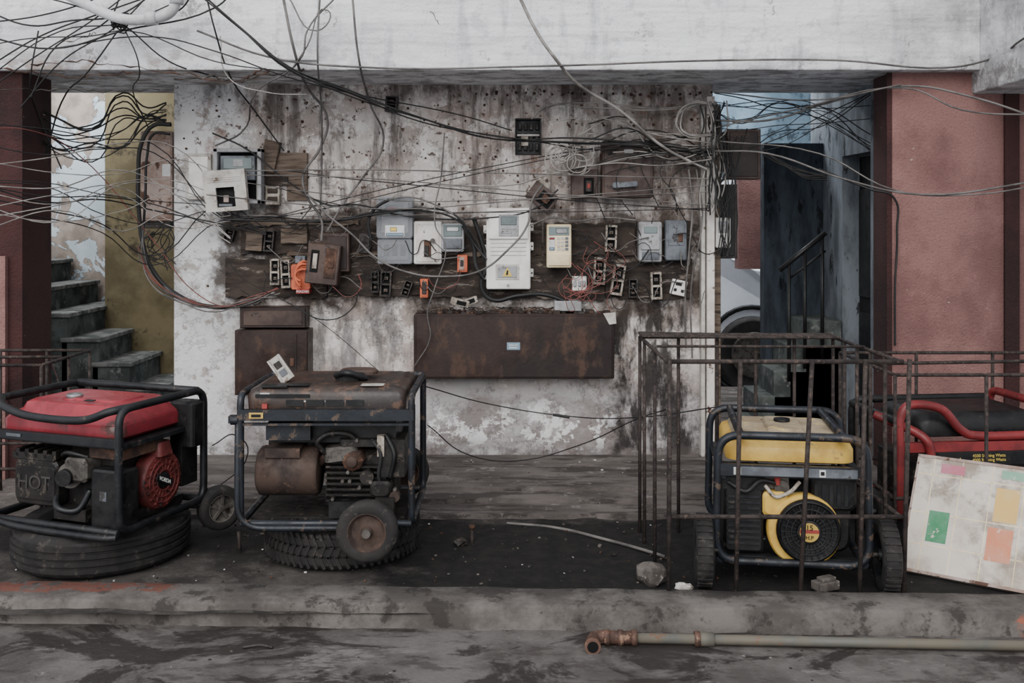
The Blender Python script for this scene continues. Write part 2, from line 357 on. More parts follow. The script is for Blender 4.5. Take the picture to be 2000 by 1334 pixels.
crack([(470,160),(500,140),(540,134)],.005);crack([(110,88),(170,70),(190,62)],.002);crack([(840,20),(860,50)],.0015)
crack([(-20,172),(80,176),(200,178),(330,176)],.003);k.done('beam_cracks',world=True)
k=B();k.box((XX(1915,5.5),2.2,2.21),(3.6,6.5,3.3),BEAM);k.done('beam_ceiling_side',.008,world=True)
shell('ceiling',(-4.2,6.5,2.9),(4.2,8.3,3.0),BEAM)
k=B();k.box((-4.2,.3,-.16),(4.2,3.9,-.06),FLO);k.done('floor',world=True)
def grid(name,x0,x1,y0,y1,z,nx,ny,amp,mat):
    vs=[];fs=[]
    for j in range(ny+1):
        for i in range(nx+1):
            x=x0+(x1-x0)*i/nx;y=y0+(y1-y0)*j/ny
            h=mathutils.noise.fractal(Vector((x*3,y*3,1)),1.,2.,5)*amp
            vs.append((x,y,z+h-amp*.3))
    for j in range(ny):
        for i in range(nx):
            a=j*(nx+1)+i;fs.append((a,a+1,a+nx+2,a+nx+1))
    k=B();k.add(vs,fs,mat,True);return k.done(name,world=True)
grid('floor_dirt',-4.2,4.2,3.8,5.1,0,300,60,.008,DIR)
k=B()
def slabpoly(k,front,yb,zb,zt,mat):
    vs=[];n=len(front)
    for x,y in front: vs+= [(x,y,zb),(x,y,zt),(x,yb,zt),(x,yb,zb)]
    fs=[]
    for i in range(n-1):
        a=i*4;b=a+4
        fs+=[(a,b,b+1,a+1),(a+1,b+1,b+2,a+2)]
    fs+=[(0,1,2,3),(4*n-4,4*n-1,4*n-2,4*n-3)]
    k.add(vs,fs,mat)
def edge(y,amp,sd): return [(-4.2+i*.05,y+mathutils.noise.fractal(Vector((i*.2,sd,0)),1.,2.,3)*amp) for i in range(169)]
slabpoly(k,edge(5.0,.03,1),6.0,-.02,.022,SLAB)
slabpoly(k,edge(5.2,.03,7),6.0,-.02,.045,SLAB)
slabpoly(k,edge(5.36,.02,13),8.6,-.02,.062,SLAB)
k.done('floor_slab_back',world=True)
k=B();vs=[];fs=[];nn=160;rnd=random.Random(5)
for i in range(nn+1):
    x=-4.2+8.4*i/nn;t=(x+2)/4;yf=3.86-.14*t;w=mathutils.noise.noise(Vector((x*4,0,0)))*.014+rnd.uniform(-.003,.003)
    vs+=[(x,yf-.006+w,-.1),(x,yf+w,.022+w*.3),(x,yf+.014+w*1.4,.032),(x,yf+.185-w,.032),(x,yf+.2-w,.02),(x,yf+.2,-.03)]
for i in range(nn):
    for j in range(5):
        a=i*6+j;fs.append((a,a+6,a+7,a+1))
k.add(vs,fs,KER,True);k.done('kerb',world=True)
k=B();k.box((-4.2,7.6,0),(XX(350,7.6),7.9,2.9),PEEL);k.done('wall_stairwell',world=True)
k=B();k.box((XX(205,7.2),7.2,0),(XX(362,7.2),7.5,2.9),OLIVE);k.done('wall_olive',world=True)
k=B();k.box((-3.45,5.55,0),(XX(52,5.6),5.9,2.33),MAR);k.box((-4,5.52,0),(XX(10,5.52),5.6,1.3),PINK);k.done('pillar_left',world=True)
k=B();k.box((XX(1740,5.6),5.6,0),(XX(1962,5.6),5.85,2.33),PINK);k.box((XX(1740,5.6)-.004,5.62,0),(XX(1740,5.6),5.86,2.33),MAR)
k.box((XX(1732,5.6),5.597,0),(XX(1742,5.6),5.602,2.33),MAR)
k.box((XX(1960,5.6),5.58,0),(XX(1988,5.6),5.85,2.25),MAR);k.box((XX(1988,5.6),5.6,0),(3.6,5.85,2.25),PINK);k.done('pillar_right',world=True)
k=B();k.box((2.19,5.86,0),(2.4,6.08,2.9),GBLUE);k.box((2.19,6.6,0),(2.4,7.3,2.9),GBLUE);k.box((2.19,6.08,ZZ(300,6.3)),(2.4,6.6,2.9),GBLUE);k.done('wall_corridor',world=True)
k=B();k.box((2.3,6.09,.062),(2.34,6.59,ZZ(302,6.3)),DARKP);k.box((2.285,6.12,.15),(2.3,6.56,.9),BLK);k.box((2.285,6.12,1.0),(2.3,6.56,1.7),BLK);k.cyl((2.3,6.2,.95),(2.26,6.2,.95),.02,ENG);k.done('door_1',.004)
k=B();k.box((XX(1492,7.),7.,0),(2.19,7.1,ZZ(280,7)),DBLUE);k.done('wall_hall',world=True)
k=B();k.box((XX(1380,8),8.,ZZ(345,8)),(2.9,8.2,2.9),BLUE);k.done('wall_lintel',world=True)
k=B();k.box((XX(1440,7.9),7.85,ZZ(525,7.9)),(XX(1498,7.9),7.99,ZZ(340,7.9)),PINK);k.box((XX(1490,7.9),7.85,0),(XX(1600,7.9),7.99,ZZ(520,7.9)),DARKP);k.done('pillar_hall',world=True)
shell('ground_yard',(-4.2,8.6,-.05),(5,14,0),SLAB)
# left stairs
k=B();sd=6.59
for i in range(9):
    xr=XX(252,sd)-.205*i;z0=ZZ(708,sd)+.163*i;yb=7.18 if i<2 else 7.58
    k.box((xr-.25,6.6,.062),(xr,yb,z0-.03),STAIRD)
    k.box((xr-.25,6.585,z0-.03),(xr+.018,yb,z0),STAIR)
xr=XX(252,sd)+.205
for i in range(3):
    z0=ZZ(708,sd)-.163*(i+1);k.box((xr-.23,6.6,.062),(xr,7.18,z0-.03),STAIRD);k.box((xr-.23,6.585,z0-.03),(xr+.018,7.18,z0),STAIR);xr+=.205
k.done('staircase',.006)
k=B()
for i in range(5): k.box((XX(1440+i*30,6.7),6.55,.062),(2.17,6.98,.062+.165*(i+1)-.05),STAIRD)
k.done('concrete_steps',.006)
k=B();d=6.5
def q(px,py,dd=d):return P(px,py,dd)
k.tube([q(1522,528),q(1612,455)],.018,BLK)
k.tube([q(1540,545),q(1612,490)],.008,BLK)
for px,a,b in((1541,515,745),(1572,492,720),(1606,463,700)): k.tube([q(px,a),q(px,b)],.012,BLK)
k.done('stair_railing')
# ---------------------------------------------------------------- car
k=B();d0=8.7;prof=[(-1.6,.35),(-1.62,.8),(-1.5,.98),(-.9,1.05),(-.45,1.5),(1.1,1.52),(1.62,1.38),(1.95,1.2),(2.2,1.08),(2.9,.98),(3.05,.7),(3.03,.33)]
vs=[];m=len(prof)
lay=[(0,.06,0),(.06,0,0),(1.54,0,0),(1.6,.06,0)]
for yy,ins,_ in lay:
    for x,z in prof:
        cx=.7;cz=.8;sh=1-ins/1.2
        yo=0.18*max(0,(z-.95))*(1 if yy<.8 else -1)
        vs.append((cx+(x-cx)*sh,d0+yy+yo,cz+(z-cz)*sh))
fs=[tuple(range(m)),tuple(reversed(range(3*m,4*m)))]
for j in range(3):
    for i in range(m): fs.append((j*m+i,j*m+(i+1)%m,(j+1)*m+(i+1)%m,(j+1)*m+i))
k.add(vs,fs,SILV,False)
k.add([(-.4,d0-.01+.06,1.05),(.55,d0+.06,1.05),(.55,d0+.09,1.42),(-.25,d0+.09,1.42)],[(0,1,2,3)],GLASSD)
k.add([(.62,d0+.03,1.05),(1.4,d0+.03,1.05),(1.1,d0+.09,1.42),(.62,d0+.09,1.42)],[(0,1,2,3)],GLASSD)
for wx in(-.9,2.1):
    for wy in(d0+.02,d0+1.4):
        k.lathe([(.001,-.06),(.2,-.06),(.2,-.03),(.3,-.05),(.33,-.02),(.33,.14),(.3,.17),(.001,.17)],RUBB,(wx,wy-.04,.33),(0,1,0),32)
        k.lathe([(.001,-.01),(.05,-.02),(.16,.0),(.2,-.01),(.2,.02)],ALU,(wx,wy-.1,.33),(0,1,0),24)
    k.lathe([(.36,-.012),(.40,-.012),(.40,.05),(.36,.05)],BLK,(wx,d0+.005,.36),(0,1,0),32,closed=True)
k.box((-1.6,d0-.012,.42),(1.66,d0+.01,.47),BLK);k.box((-.5,d0-.02,.98),(-.35,d0+.01,1.0),BLK);k.box((1.0,d0-.02,.98),(1.15,d0+.01,1.0),BLK)
k.done('car',.02)
# ---------------------------------------------------------------- wall fittings
BD=WD-.03
k=B()
def jag(k,x0,y0,x1,y1,th,mat,db=WD-.001):
    rj=random.Random(int(x0+y0));df=db-th
    top=[];bot=[];x=x0
    while x<x1-4:
        top.append((x,y0+rj.uniform(-3,4)));bot.append((x,y1+rj.uniform(-4,3)));x+=rj.uniform(6,22)
    top.append((x1,y0));bot.append((x1,y1));nn=len(top);vs=[]
    for dd in(df,db):
        for a in top+bot:
            p=P(a[0],a[1],df);vs.append((p.x,dd,p.z))
    fs=[]
    for i in range(nn-1):
        fs+=[(i,i+1,nn+i+1,nn+i),(i,2*nn+i,2*nn+i+1,i+1),(nn+i,nn+i+1,3*nn+i+1,3*nn+i)]
    fs+=[(0,nn,3*nn,2*nn),(nn-1,3*nn-1,4*nn-1,2*nn-1)]
    k.add(vs,fs,mat)
jag(k,440,503,638,582,.028,WOOD);jag(k,470,444,600,497,.022,WOOD);jag(k,606,450,718,499,.028,WOOD);jag(k,640,502,955,579,.028,WOOD);jag(k,722,438,900,498,.026,WOOD);jag(k,904,440,1058,500,.022,WOOD)
jag(k,958,502,1180,586,.028,WOOD);jag(k,1183,505,1352,584,.024,WOOD);jag(k,1062,436,1240,499,.026,WOOD);jag(k,1243,432,1350,502,.02,WOOD);jag(k,455,430,700,440,.018,WOODL);jag(k,560,492,940,500,.034,WOODL)
k.done('meter_backboard',.002)
k=B();k.plate(808,613,1200,740,WD,.16,BROWN,r=.012,bev=.006);k.plate(812,617,1196,737,WD-.16,.002,BROWN,r=.01)
k.plate(990,669,1016,684,WD-.162,.003,PBLUE);k.plate(994,673,1012,675,WD-.165,.0006,TXW);k.plate(994,678,1010,680,WD-.165,.0006,TXW)
k.add([P(1178,612,5.93),P(1202,610,5.93),P(1204,632,5.93),P(1190,634,5.93)],[(0,1,2,3)],LGREY)
zt=ZZ(612,5.94)
for i in range(90):
    x=random.uniform(XX(812,5.94),XX(1190,5.94));y=random.uniform(5.95,6.08);s=random.uniform(.006,.02)
    k.box((x-s,y-s,zt-.004),(x+s,y+s*.6,zt+random.uniform(.003,.018)),random.choice([WOOD,DCER,RUST]))
for i in range(36):
    x=random.uniform(XX(830,5.94),XX(1090,5.94));k.tube([(x,5.96,zt+.01),(x+random.uniform(-.1,.1),6.03,zt+.03),(x+random.uniform(-.16,.16),6.0,zt+.008)],.0022,random.choice([WOOD,RUST,CBK]),seg=5)
k.done('sheet_metal_junction_panel',.002)
k=B();k.plate(468,600,597,641,WD,.12,BROWN,bev=.005);k.plate(475,607,590,636,WD-.12,.003,BROWN2);k.done('rusty_distribution_box')
k=B();k.plate(458,645,601,772,WD,.16,BROWN,bev=.006);k.plate(464,651,580,766,WD-.16,.003,BROWN);k.plate(566,700,574,716,WD-.163,.008,RUST);k.done('rusty_distribution_box')
k=B();k.plate(1176,275,1276,386,WD,.12,BROWN2,r=.01,bev=.006);k.plate(1180,279,1272,382,WD-.12,.005,BROWN2,r=.008);k.plate(1218,291,1238,299,WD-.125,.002,PAPER,r=.008)
k.cyl((XX(1204,5.97),5.97,ZZ(362,5.97)),(XX(1204,5.97),5.95,ZZ(362,5.97)),.022,SLATE);k.plate(1196,355,1246,366,5.955,.016,SLATE,r=.012,ang=-4)
k.plate(1172,300,1180,318,WD-.03,.03,RUST);k.done('isolator_switch_box')
k=B();k.plate(1116,331,1168,387,WD,.08,BROWN2,bev=.004);k.plate(1140,347,1160,380,WD-.08,.003,HOLE_SHADE);k.plate(1144,352,1156,375,WD-.082,.012,DCER);k.plate(1147,358,1153,368,WD-.094,.003,RLAB);k.done('fuse_box')
k=B();k.plate(1420,252,1486,350,6.25,.12,BROWN2,bev=.004);k.plate(1425,257,1481,345,6.13,.003,BROWN);k.plate(1392,258,1425,335,6.2,.05,DCER);k.done('rusty_meter_cabinet')
k=B();k.box((XX(1392)+.001,6.1,.062),(XX(1392)+.05,6.2,2.2),WOODL);k.box((XX(1366),6.04,.062),(XX(1374),6.099,2.2),LGREY);k.box((XX(1376),6.02,.062),(XX(1391),6.099,2.25),PRUST2);k.done('trim_1',.004)
k=B();k.plate(1398,360,1440,505,6.2,.08,DCER);k.plate(1403,365,1435,500,6.12,.003,BLK);k.done('cable_trunking_box')
k=B();k.plate(1398,425,1427,484,6.11,.05,MWHITE,r=.008);k.plate(1403,432,1422,455,6.06,.003,GREY);k.done('small_meter_box')
k=B();k.plate(274,256,336,432,6.3,.16,PRUST,r=.012,bev=.006);k.plate(279,262,333,427,6.14,.004,PRUST,r=.01);k.plate(316,320,333,345,6.136,.002,PAPER);k.plate(276,430,334,446,6.3,.14,DCER)
k.box((XX(330,6.2),6.2,1.7),(XX(340)-.001,6.24,1.75),DCER);k.done('rusty_cable_cabinet')
k=B()
k.plate(362,300,412,390,WD,.03,LGREY,r=.01);k.plate(368,306,406,384,WD-.03,.004,MWHITE)
k.done('blank_meter_cover')
k=B();k.plate(416,290,510,398,WD,.05,LGREY,r=.008)
for a in((416,290,510,297),(416,391,510,398),(416,290,424,398),(502,290,510,398)): k.plate(*a,WD-.05,.075,GREY,r=.002)
k.plate(425,298,501,390,WD-.05,.002,HOLE_SHADE);k.plate(430,304,498,352,WD-.052,.045,SLATE,r=.006);k.plate(436,308,492,330,WD-.097,.004,LCD);k.plate(455,311,475,326,WD-.101,.003,GREY)
k.plate(445,335,470,350,WD-.098,.004,PAPER)
def cover(k,T,sx,sz,mat):
    t=.018
    for a,b in(((-sx/2,-t,-sz/2),(-sx*.22,0,sz/2)),((sx*.22,-t,-sz/2),(sx/2,0,sz/2)),((-sx*.22,-t,sz*.0+.02),(sx*.22,0,sz/2)),((-sx*.22,-t,-sz/2),(sx*.22,0,-sz*.40))): k.box(a,b,mat,T)
    for a,b in(((-sx/2,0,-sz/2),(-sx/2+.008,.03,sz/2)),((sx/2-.008,0,-sz/2),(sx/2,.03,sz/2)),((-sx/2,0,sz/2-.008),(sx/2,.03,sz/2))): k.box(a,b,mat,T)
    for i in range(3): k.box((-sx*.4,-t-.003,sz*.22+i*.012),(sx*.4,-t,sz*.22+i*.012+.005),mat,T)
cover(k,TR(P(441,372,5.92))@RO(-4,'Y')@RO(6,'X'),.25,.245,LGREY)
k.box((-.055,.002,-.10),(.055,.012,.02),HOLE_SHADE,TR(P(441,372,5.93)));k.box((.0,-.004,-.07),(.03,.006,-.03),PRUST,TR(P(437,372,5.925)));k.box((-.04,-.004,-.095),(.04,.004,-.08),SLATE,TR(P(441,372,5.925)))
k.done('electricity_meter_open',.002)
k=B();k.plate(511,274,541,336,WD,.05,WOODL,ang=12);k.done('wooden_block')
k=B();k.plate(518,298,600,362,WD,.025,WOODL);k.plate(560,350,600,392,WD,.02,WOODL);k.plate(518,345,562,362,WD-.025,.01,WOOD);k.done('wooden_board')
k=B();k.plate(518,363,546,400,WD,.05,CER);k.plate(522,368,542,378,WD-.05,.003,WOOD);k.plate(522,384,542,394,WD-.05,.003,WOOD);k.done('junction_block')
def fuse(x0,y0,x1,y1,mat=CER,db=BD,ang=0,th=.045,cells=2):
    k=B();df=db-th;c=P((x0+x1)/2,(y0+y1)/2,df);w=(x1-x0)*df/F/2;h=(y1-y0)*df/F/2
    T=TR((c.x,db,c.z))@RO(ang,'Y')
    k.box((-w,-.012,-h),(w,0,h),mat,T);k.box((-w*.75,-.016,-h*.9),(w*.75,-.012,h*.9),HOLE_SHADE,T)
    for s in(-1,1):k.box((min(s*w,s*w*.68),-th,-h),(max(s*w,s*w*.68),-.012,h),mat,T)
    for z in([-h,h*.86]+([0-h*.1] if cells>1 else [])):
        k.box((-w*.7,-th,z),(w*.7,-.012,z+h*.16),mat,T)
    for z in(-h*.5,h*.45):
        k.box((-w*.35,-th*.7,z-h*.12),(w*.35,-.014,z+h*.12),ALU,T);k.cyl(T@Vector((0,-th*.7,z)),T@Vector((0,-th*.8,z)),w*.18,RUST,seg=10)
    return k.done('fuse_holder',.0015)
for a in [(527,506,545,557),(548,508,566,563,CER,BD,-3),(724,530,740,572,DCER),(742,530,764,580,DCER,BD,3),(786,548,802,580,DCER,BD,20),
  (1183,440,1205,492,CER,BD,2),(1160,503,1183,556,CER,BD,3),(1196,517,1219,577,CER,BD,9),(1272,532,1293,585,CER,BD,-2),(515,450,534,492,DCER,BD,5),(436,448,456,470,DCER,WD,15),
  (752,188,776,218,DCER,WD,5),(1228,545,1246,582,DCER,BD,0)]: fuse(*a)
k=B();k.plate(1006,231,1057,302,WD,.012,BLK)
for i in range(3):
    for j in range(4):
        k.plate(1012+j*11,240+i*20,1019+j*11,254+i*20,WD-.012,.02,ENG)
for x in(1006,1054):k.plate(x,231,x+3,302,WD-.012,.04,BLK)
k.plate(1006,231,1057,234,WD-.012,.04,BLK);k.plate(1010,262,1054,266,WD-.012,.035,LGREY);k.plate(1018,266,1032,285,WD-.03,.012,CER);k.done('fuse_bank',.001)
k=B();T=TR(P(1058,385,6.02))@RO(38,'Y')
k.box((-.085,-.07,-.06),(.085,.03,.06),BROWN2,T);k.box((-.02,-.074,-.04),(.07,-.07,.04),HOLE_SHADE,T);k.box((.0,-.09,-.02),(.05,-.072,.025),RUST,T);k.box((-.085,-.05,.06),(.0,.02,.085),CER,T);k.done('broken_fuse_box',.003)
k=B();k.plate(737,386,805,514,BD,.03,SLATE,r=.02)
k.plate(745,395,797,455,BD-.03,.04,GREY,r=.006);k.plate(752,400,786,420,BD-.07,.003,LCD);k.plate(755,404,776,414,BD-.073,.001,RLAB)
k.plate(752,440,790,462,BD-.096,.002,PAPER);k.plate(754,455,788,461,BD-.098,.001,PBLUE);k.plate(762,444,775,452,BD-.098,.001,YLAB)
k.plate(744,470,798,508,BD-.03,.03,SLATE,r=.006)
for i in range(3):k.plate(750+i*16,478,760+i*16,500,BD-.06,.003,ENG)
k.plate(735,383,806,466,BD,.095,CLEAR,r=.02);k.plate(737,467,805,516,BD,.085,CLEAR,r=.015)
k.done('electricity_meter')
k=B();k.plate(808,432,862,516,BD,.07,MWHITE,r=.012,bev=.006);k.plate(812,437,858,512,BD-.07,.006,PRUST2,r=.012);k.plate(828,470,842,502,BD-.076,.004,RUST)
k.cyl(P(845,470,5.99),P(845,470,5.975),.014,ALU);k.plate(828,480,838,500,BD-.08,.006,ENG);k.done('rusty_white_switch_box')
k=B();k.plate(862,436,906,492,BD,.07,GREY,r=.012);k.plate(866,440,902,462,BD-.07,.004,LCD);k.plate(866,466,902,486,BD-.07,.01,SLATE);k.plate(872,443,896,452,BD-.074,.001,PAPER);k.done('small_electricity_meter')
k=B();k.plate(622,455,682,531,BD,.08,BROWN2,bev=.005);k.plate(627,461,677,526,BD-.08,.003,BROWN);k.done('rusty_switch_box')
k=B();k.plate(598,477,662,556,BD,.15,BROWN2,r=.008,ang=6,bev=.006);k.plate(606,488,622,532,BD-.15,.003,HOLE_SHADE,ang=6);k.plate(610,495,619,525,BD-.152,.01,CER,ang=6);k.plate(640,505,652,524,BD-.15,.008,RUST,ang=6);k.plate(634,485,656,545,BD-.15,.003,RUST,ang=6);k.done('rusty_switch_box')
k=B();c=P(588,538,5.95)
k.plate(568,516,606,566,BD,.06,ORANGE,r=.015)
for i in range(4):
    pts=[]
    for j in range(9):
        a=math.radians(60+200*j/8*1.0-10);pts.append(Vector((c.x+.012+.052*math.cos(a)*1.0,5.98-.012*(i%2),c.z+(.085-.016*i)*math.sin(a))))
    k.tube(pts,.008,ORANGE,seg=6)
k.plate(576,500,596,514,BD,.08,SLATE);k.plate(578,565,604,574,BD,.085,RLAB)
ob=k.done('changeover_switch',.001);text('INAZARI',FR(P(591,569.5,5.982)),.02,TXW,ob,'lettering')
k=B();k.plate(893,498,913,532,BD,.05,ORANGE);k.plate(897,502,907,528,BD-.05,.003,PRUST);k.plate(899,508,905,520,BD-.053,.008,DCER);k.done('orange_switch',.002)
k=B();k.plate(820,545,836,582,BD,.04,ORANGE);k.plate(824,550,833,575,BD-.04,.004,DCER);k.done('orange_switch',.002)
k=B();k.plate(950,406,1036,565,BD,.11,MWHITE,r=.012,bev=.006);k.plate(954,410,1032,467,BD-.11,.012,MWHITE,r=.008)
k.plate(974,419,1013,462,BD-.122,.003,GREY);k.plate(978,423,1009,440,BD-.125,.002,LCD);k.plate(980,446,1007,449,BD-.125,.001,PAPER);k.plate(980,453,1000,456,BD-.125,.001,PAPER)
for y in(474,482,490,498):k.plate(958,y,1028,y+1.5,BD-.11,.003,LGREY)
k.plate(968,516,1014,547,BD-.11,.003,LGREY);k.plate(972,520,1010,543,BD-.113,.002,GREY)
d=BD-.118;k.add([P(981,540,d),P(1001,540,d),P(991,522,d)],[(0,1,2)],YLAB);k.add([P(988,537,d-.001),P(992,537,d-.001),P(993,528,d-.001),P(990,528,d-.001)],[(0,1,2,3)],TXK)
for y in(440,478,530):
    k.plate(944,y,952,y+16,BD,.03,MWHITE);k.plate(1034,y-5,1042,y+11,BD,.03,MWHITE);k.cyl(P(1039,y+3,6.04),P(1039,y+3,6.033),.005,ENG,seg=8)
k.cyl(P(992,557,5.96),P(992,557,5.95),.008,GREY,seg=12);k.done('large_electricity_meter')
k=B();k.plate(1068,438,1116,523,BD,.08,CREAM,r=.01,bev=.005);k.plate(1072,443,1112,460,BD-.08,.003,LCD);k.plate(1086,446,1108,456,BD-.083,.001,GREY)
for i in range(4):
    for j in range(3):k.plate(1088+j*8,463+i*7,1094+j*8,468+i*7,BD-.08,.004,LGREY if j<2 else SLATE,r=.001,bev=.001)
k.plate(1072,462,1084,490,BD-.08,.002,PAPER);k.plate(1073,464,1083,468,BD-.082,.001,RLAB);k.plate(1073,483,1083,489,BD-.082,.001,PBLUE)
k.plate(1071,496,1113,519,BD-.08,.008,CREAM,r=.006);k.done('prepaid_keypad_meter')
k=B();k.plate(1118,540,1146,568,BD,.05,MWHITE)
for i in range(3):k.plate(1120+i*9,548,1126+i*9,560,BD-.05,.012,GREY)
k.done('circuit_breaker',.001)
k=B();k.plate(1311,547,1341,577,BD,.03,MWHITE,ang=12,r=.006);k.plate(1320,553,1332,558,BD-.03,.004,BLK,ang=12);k.plate(1316,563,1322,569,BD-.03,.003,BLK,ang=12);k.plate(1330,566,1336,572,BD-.03,.003,BLK,ang=12);k.done('wall_socket')
k=B();k.plate(1248,433,1293,512,BD,.07,GREY,r=.014,bev=.006);k.plate(1252,437,1289,488,BD-.07,.01,GREY,r=.01);k.plate(1258,443,1284,456,BD-.08,.002,LCD);k.plate(1254,492,1288,508,BD-.07,.004,SLATE);k.done('grey_electricity_meter')
k=B();k.plate(1300,430,1342,509,BD,.07,SLATE,r=.012,bev=.006);k.plate(1305,436,1337,480,BD-.07,.003,SLATE);k.plate(1325,455,1334,473,BD-.073,.002,RUST);k.done('slate_meter_box')
k=B();k.plate(1083,588,1136,608,WD-.02,.12,GREY,bev=.004);k.done('grey_junction_box',.002)
k=B();T=TR(P(905,590,5.98))
for a,s in((15,-.02),(-18,.03)):
    k.box((-.05,-.03,-.02),(.05,.03,.02),CER,T@TR((s,s,.0))@RO(a,'Y')@RO(20,'Z'));k.box((-.03,-.035,-.012),(.03,-.03,.012),HOLE_SHADE,T@TR((s,s,0))@RO(a,'Y')@RO(20,'Z'))
k.done('broken_fuse_holder',.002)
k=B();k.plate(480,452,512,490,BD,.05,WOODL,ang=4);k.plate(548,446,600,476,BD,.02,WOODL);k.plate(700,455,722,495,BD,.03,DCER);k.done('wooden_junction_block',.002)
k=B();rn=random.Random(11)
def nail(px,py,s=1):
    p=P(px,py,WD);k.lathe([(.0,-.012*s),(.007*s,-.01),(.009*s,.002)],RUST,p,(0,1,0),8)
for y in(205,240,300,340,405):
    for i in range(22):
        if rn.random()<.6: nail(560+i*38+rn.uniform(-9,9),y+rn.uniform(-7,7),rn.uniform(.5,1.2))
for x in range(930,1390,19): nail(x+rn.uniform(-4,4),182+rn.uniform(-4,4),rn.uniform(.7,1.2))
for i in range(50): nail(rn.uniform(350,1380),rn.uniform(180,430),rn.uniform(.5,1.))
for i in range(14): nail(355+rn.uniform(0,90),rn.uniform(200,560),rn.uniform(.5,.9))
k.done('wall_nails')
# ---------------------------------------------------------------- cables
def cable(name,mat,items,ray=0):
    cu=bpy.data.curves.new(name,'CURVE');cu.dimensions='3D';cu.bevel_depth=1.;cu.bevel_resolution=2;cu.resolution_u=6;cu.materials.append(mat)
    for pts,r in items:
        sp=cu.splines.new('BEZIER');sp.bezier_points.add(len(pts)-1)
        for bp,p in zip(sp.bezier_points,pts):
            bp.co=P(*p);bp.handle_left_type=bp.handle_right_type='AUTO';bp.radius=r
    ob=bpy.data.objects.new(name,cu);bpy.context.collection.objects.link(ob);return ob
rc=random.Random(21)
def D(pts,d): return [(p[0],p[1],p[2] if len(p)>2 else d) for p in pts]
def jit(pts,j,dj=.03): return [(p[0]+rc.uniform(-j,j),p[1]+rc.uniform(-j,j),p[2]+rc.uniform(-dj,dj)) for p in pts]
def bundle(pts,d,n,j,r,dj=.03): return [(jit(D(pts,d),j,dj),r*rc.uniform(.8,1.15)) for _ in range(n)]
cable('overhead_cable_bundle',CBK,bundle([(385,-20,5.3),(470,60,5.3),(560,130,5.35),(680,180,5.5),(820,235,5.7),(960,268,5.85),(1120,275,5.9),(1290,285,5.92),(1400,300,5.92)],5.5,4,6,.0042))
cable('overhead_cable',CGR,[(D([(385,60),(520,110),(700,131),(1060,129),(1400,118),(1640,118),(1850,132),(1925,118,5.42),(1995,78,5.0),(2110,5,4.53)],5.42),.0055)])
cable('overhead_cable',CLG,[(D([(1008,-20),(1050,65),(1085,115),(1130,165,5.6),(1210,215,5.75),(1300,290,5.88),(1380,330,5.92)],5.4),.009)])
cable('overhead_cable',CBK,[(D([(100,95),(300,72),(420,100),(560,150,5.44),(700,185,5.7),(900,225,5.9),(1000,255,5.95)],5.4),.0035)])
cable('hanging_cable',CGR,[(D([(688,-10),(700,110),(722,200,5.7),(748,285,5.95),(710,345,5.95),(672,395,5.95),(640,450,5.93)],5.4),.006),
 (D([(552,-10),(575,100),(600,170,5.7),(640,235,5.9),(625,290,5.95),(592,345,5.95),(600,385,5.95),(628,430,5.93),(628,470,5.93)],5.4),.0075),
 (D([(625,-10),(620,100),(628,220,5.7),(628,340,5.95),(625,430,5.95)],5.4),.005),
 (D([(560,-10),(620,60),(640,20),(600,90),(560,150)],5.42),.004),(D([(660,-10),(600,60),(590,110),(500,180,5.6),(470,260,5.95),(420,285,5.97)],5.42),.005)])
items=[]
for a in [[(-30,135),(80,70),(200,25),(330,-20)],[(-30,180),(70,110),(180,40),(260,-20)],[(-30,155),(120,60),(240,45),(330,10),(390,-20)],[(-30,70),(100,95),(240,60),(420,15),(460,-20)],
 [(40,210),(120,120),(230,50),(300,-20)],[(60,190),(110,90),(210,40),(240,-20)],[(-30,90),(60,75),(180,70),(250,60),(420,120),(560,140)],[(240,50),(270,120),(260,180,5.7),(290,250,6.0)],
 [(400,-20),(420,60),(450,150,5.6),(500,220,5.9),(555,295,6.0)],[(235,45),(350,20),(380,-20)],[(-30,20),(60,50),(140,40),(230,30),(310,-20)],[(-30,45),(80,30),(180,0),(220,-20)],
 [(20,-20),(160,15),(235,45),(330,120,5.45),(420,150,5.6)],[(75,60),(60,150),(70,210,5.7),(120,330,5.8)],[(230,60),(180,130),(120,200,5.7),(90,300,5.8)]]:
    items.append((D(a,5.35),rc.uniform(.003,.0048)))
cable('overhead_cable_bundle',CBK,items)
it=[]
for i in range(6): it.append(([(235+rc.uniform(-18,18),45+rc.uniform(-18,18),5.35+rc.uniform(-.04,.04)) for _ in range(6)],.004))
cable('cable_knot',CBK,it)
it=[];g=[]
for i in range(8):
    y0=rc.uniform(240,420);y1=y0+rc.uniform(20,120)
    it.append((D([(-30,y0,5.2),(90,y0+rc.uniform(0,35),5.4),(200,(y0+y1)/2+rc.uniform(-5,20),5.7),(300,y1+rc.uniform(-15,15),5.9),(430,430+rc.uniform(-30,15),5.97),(520,440+rc.uniform(-15,20),5.97)],0),rc.uniform(.0025,.004)))
for i in range(9):
    y0=rc.uniform(290,470)
    g.append((D([(-30,y0,5.2),(110,y0+rc.uniform(-40,40),5.4),(240,y0+rc.uniform(-50,40),5.75),(340,y0+rc.uniform(-40,30),5.95),(450,400+rc.uniform(-60,90),5.96)],0),rc.uniform(.002,.0035)))
for i in range(11):
    y=rc.uniform(190,260)
    it.append((D([(45+rc.uniform(0,20),y,5.75),(110,y+rc.uniform(10,60),5.85),(180,y+rc.uniform(20,80),5.92),(240,y+rc.uniform(-20,60),6.0),(285+rc.uniform(-10,10),210+rc.uniform(-10,40),6.0),(325,195+rc.uniform(0,50),6.02)],0),rc.uniform(.003,.0048)))
cable('cable_tangle',CBK,it);cable('cable_tangle',CLG,g)
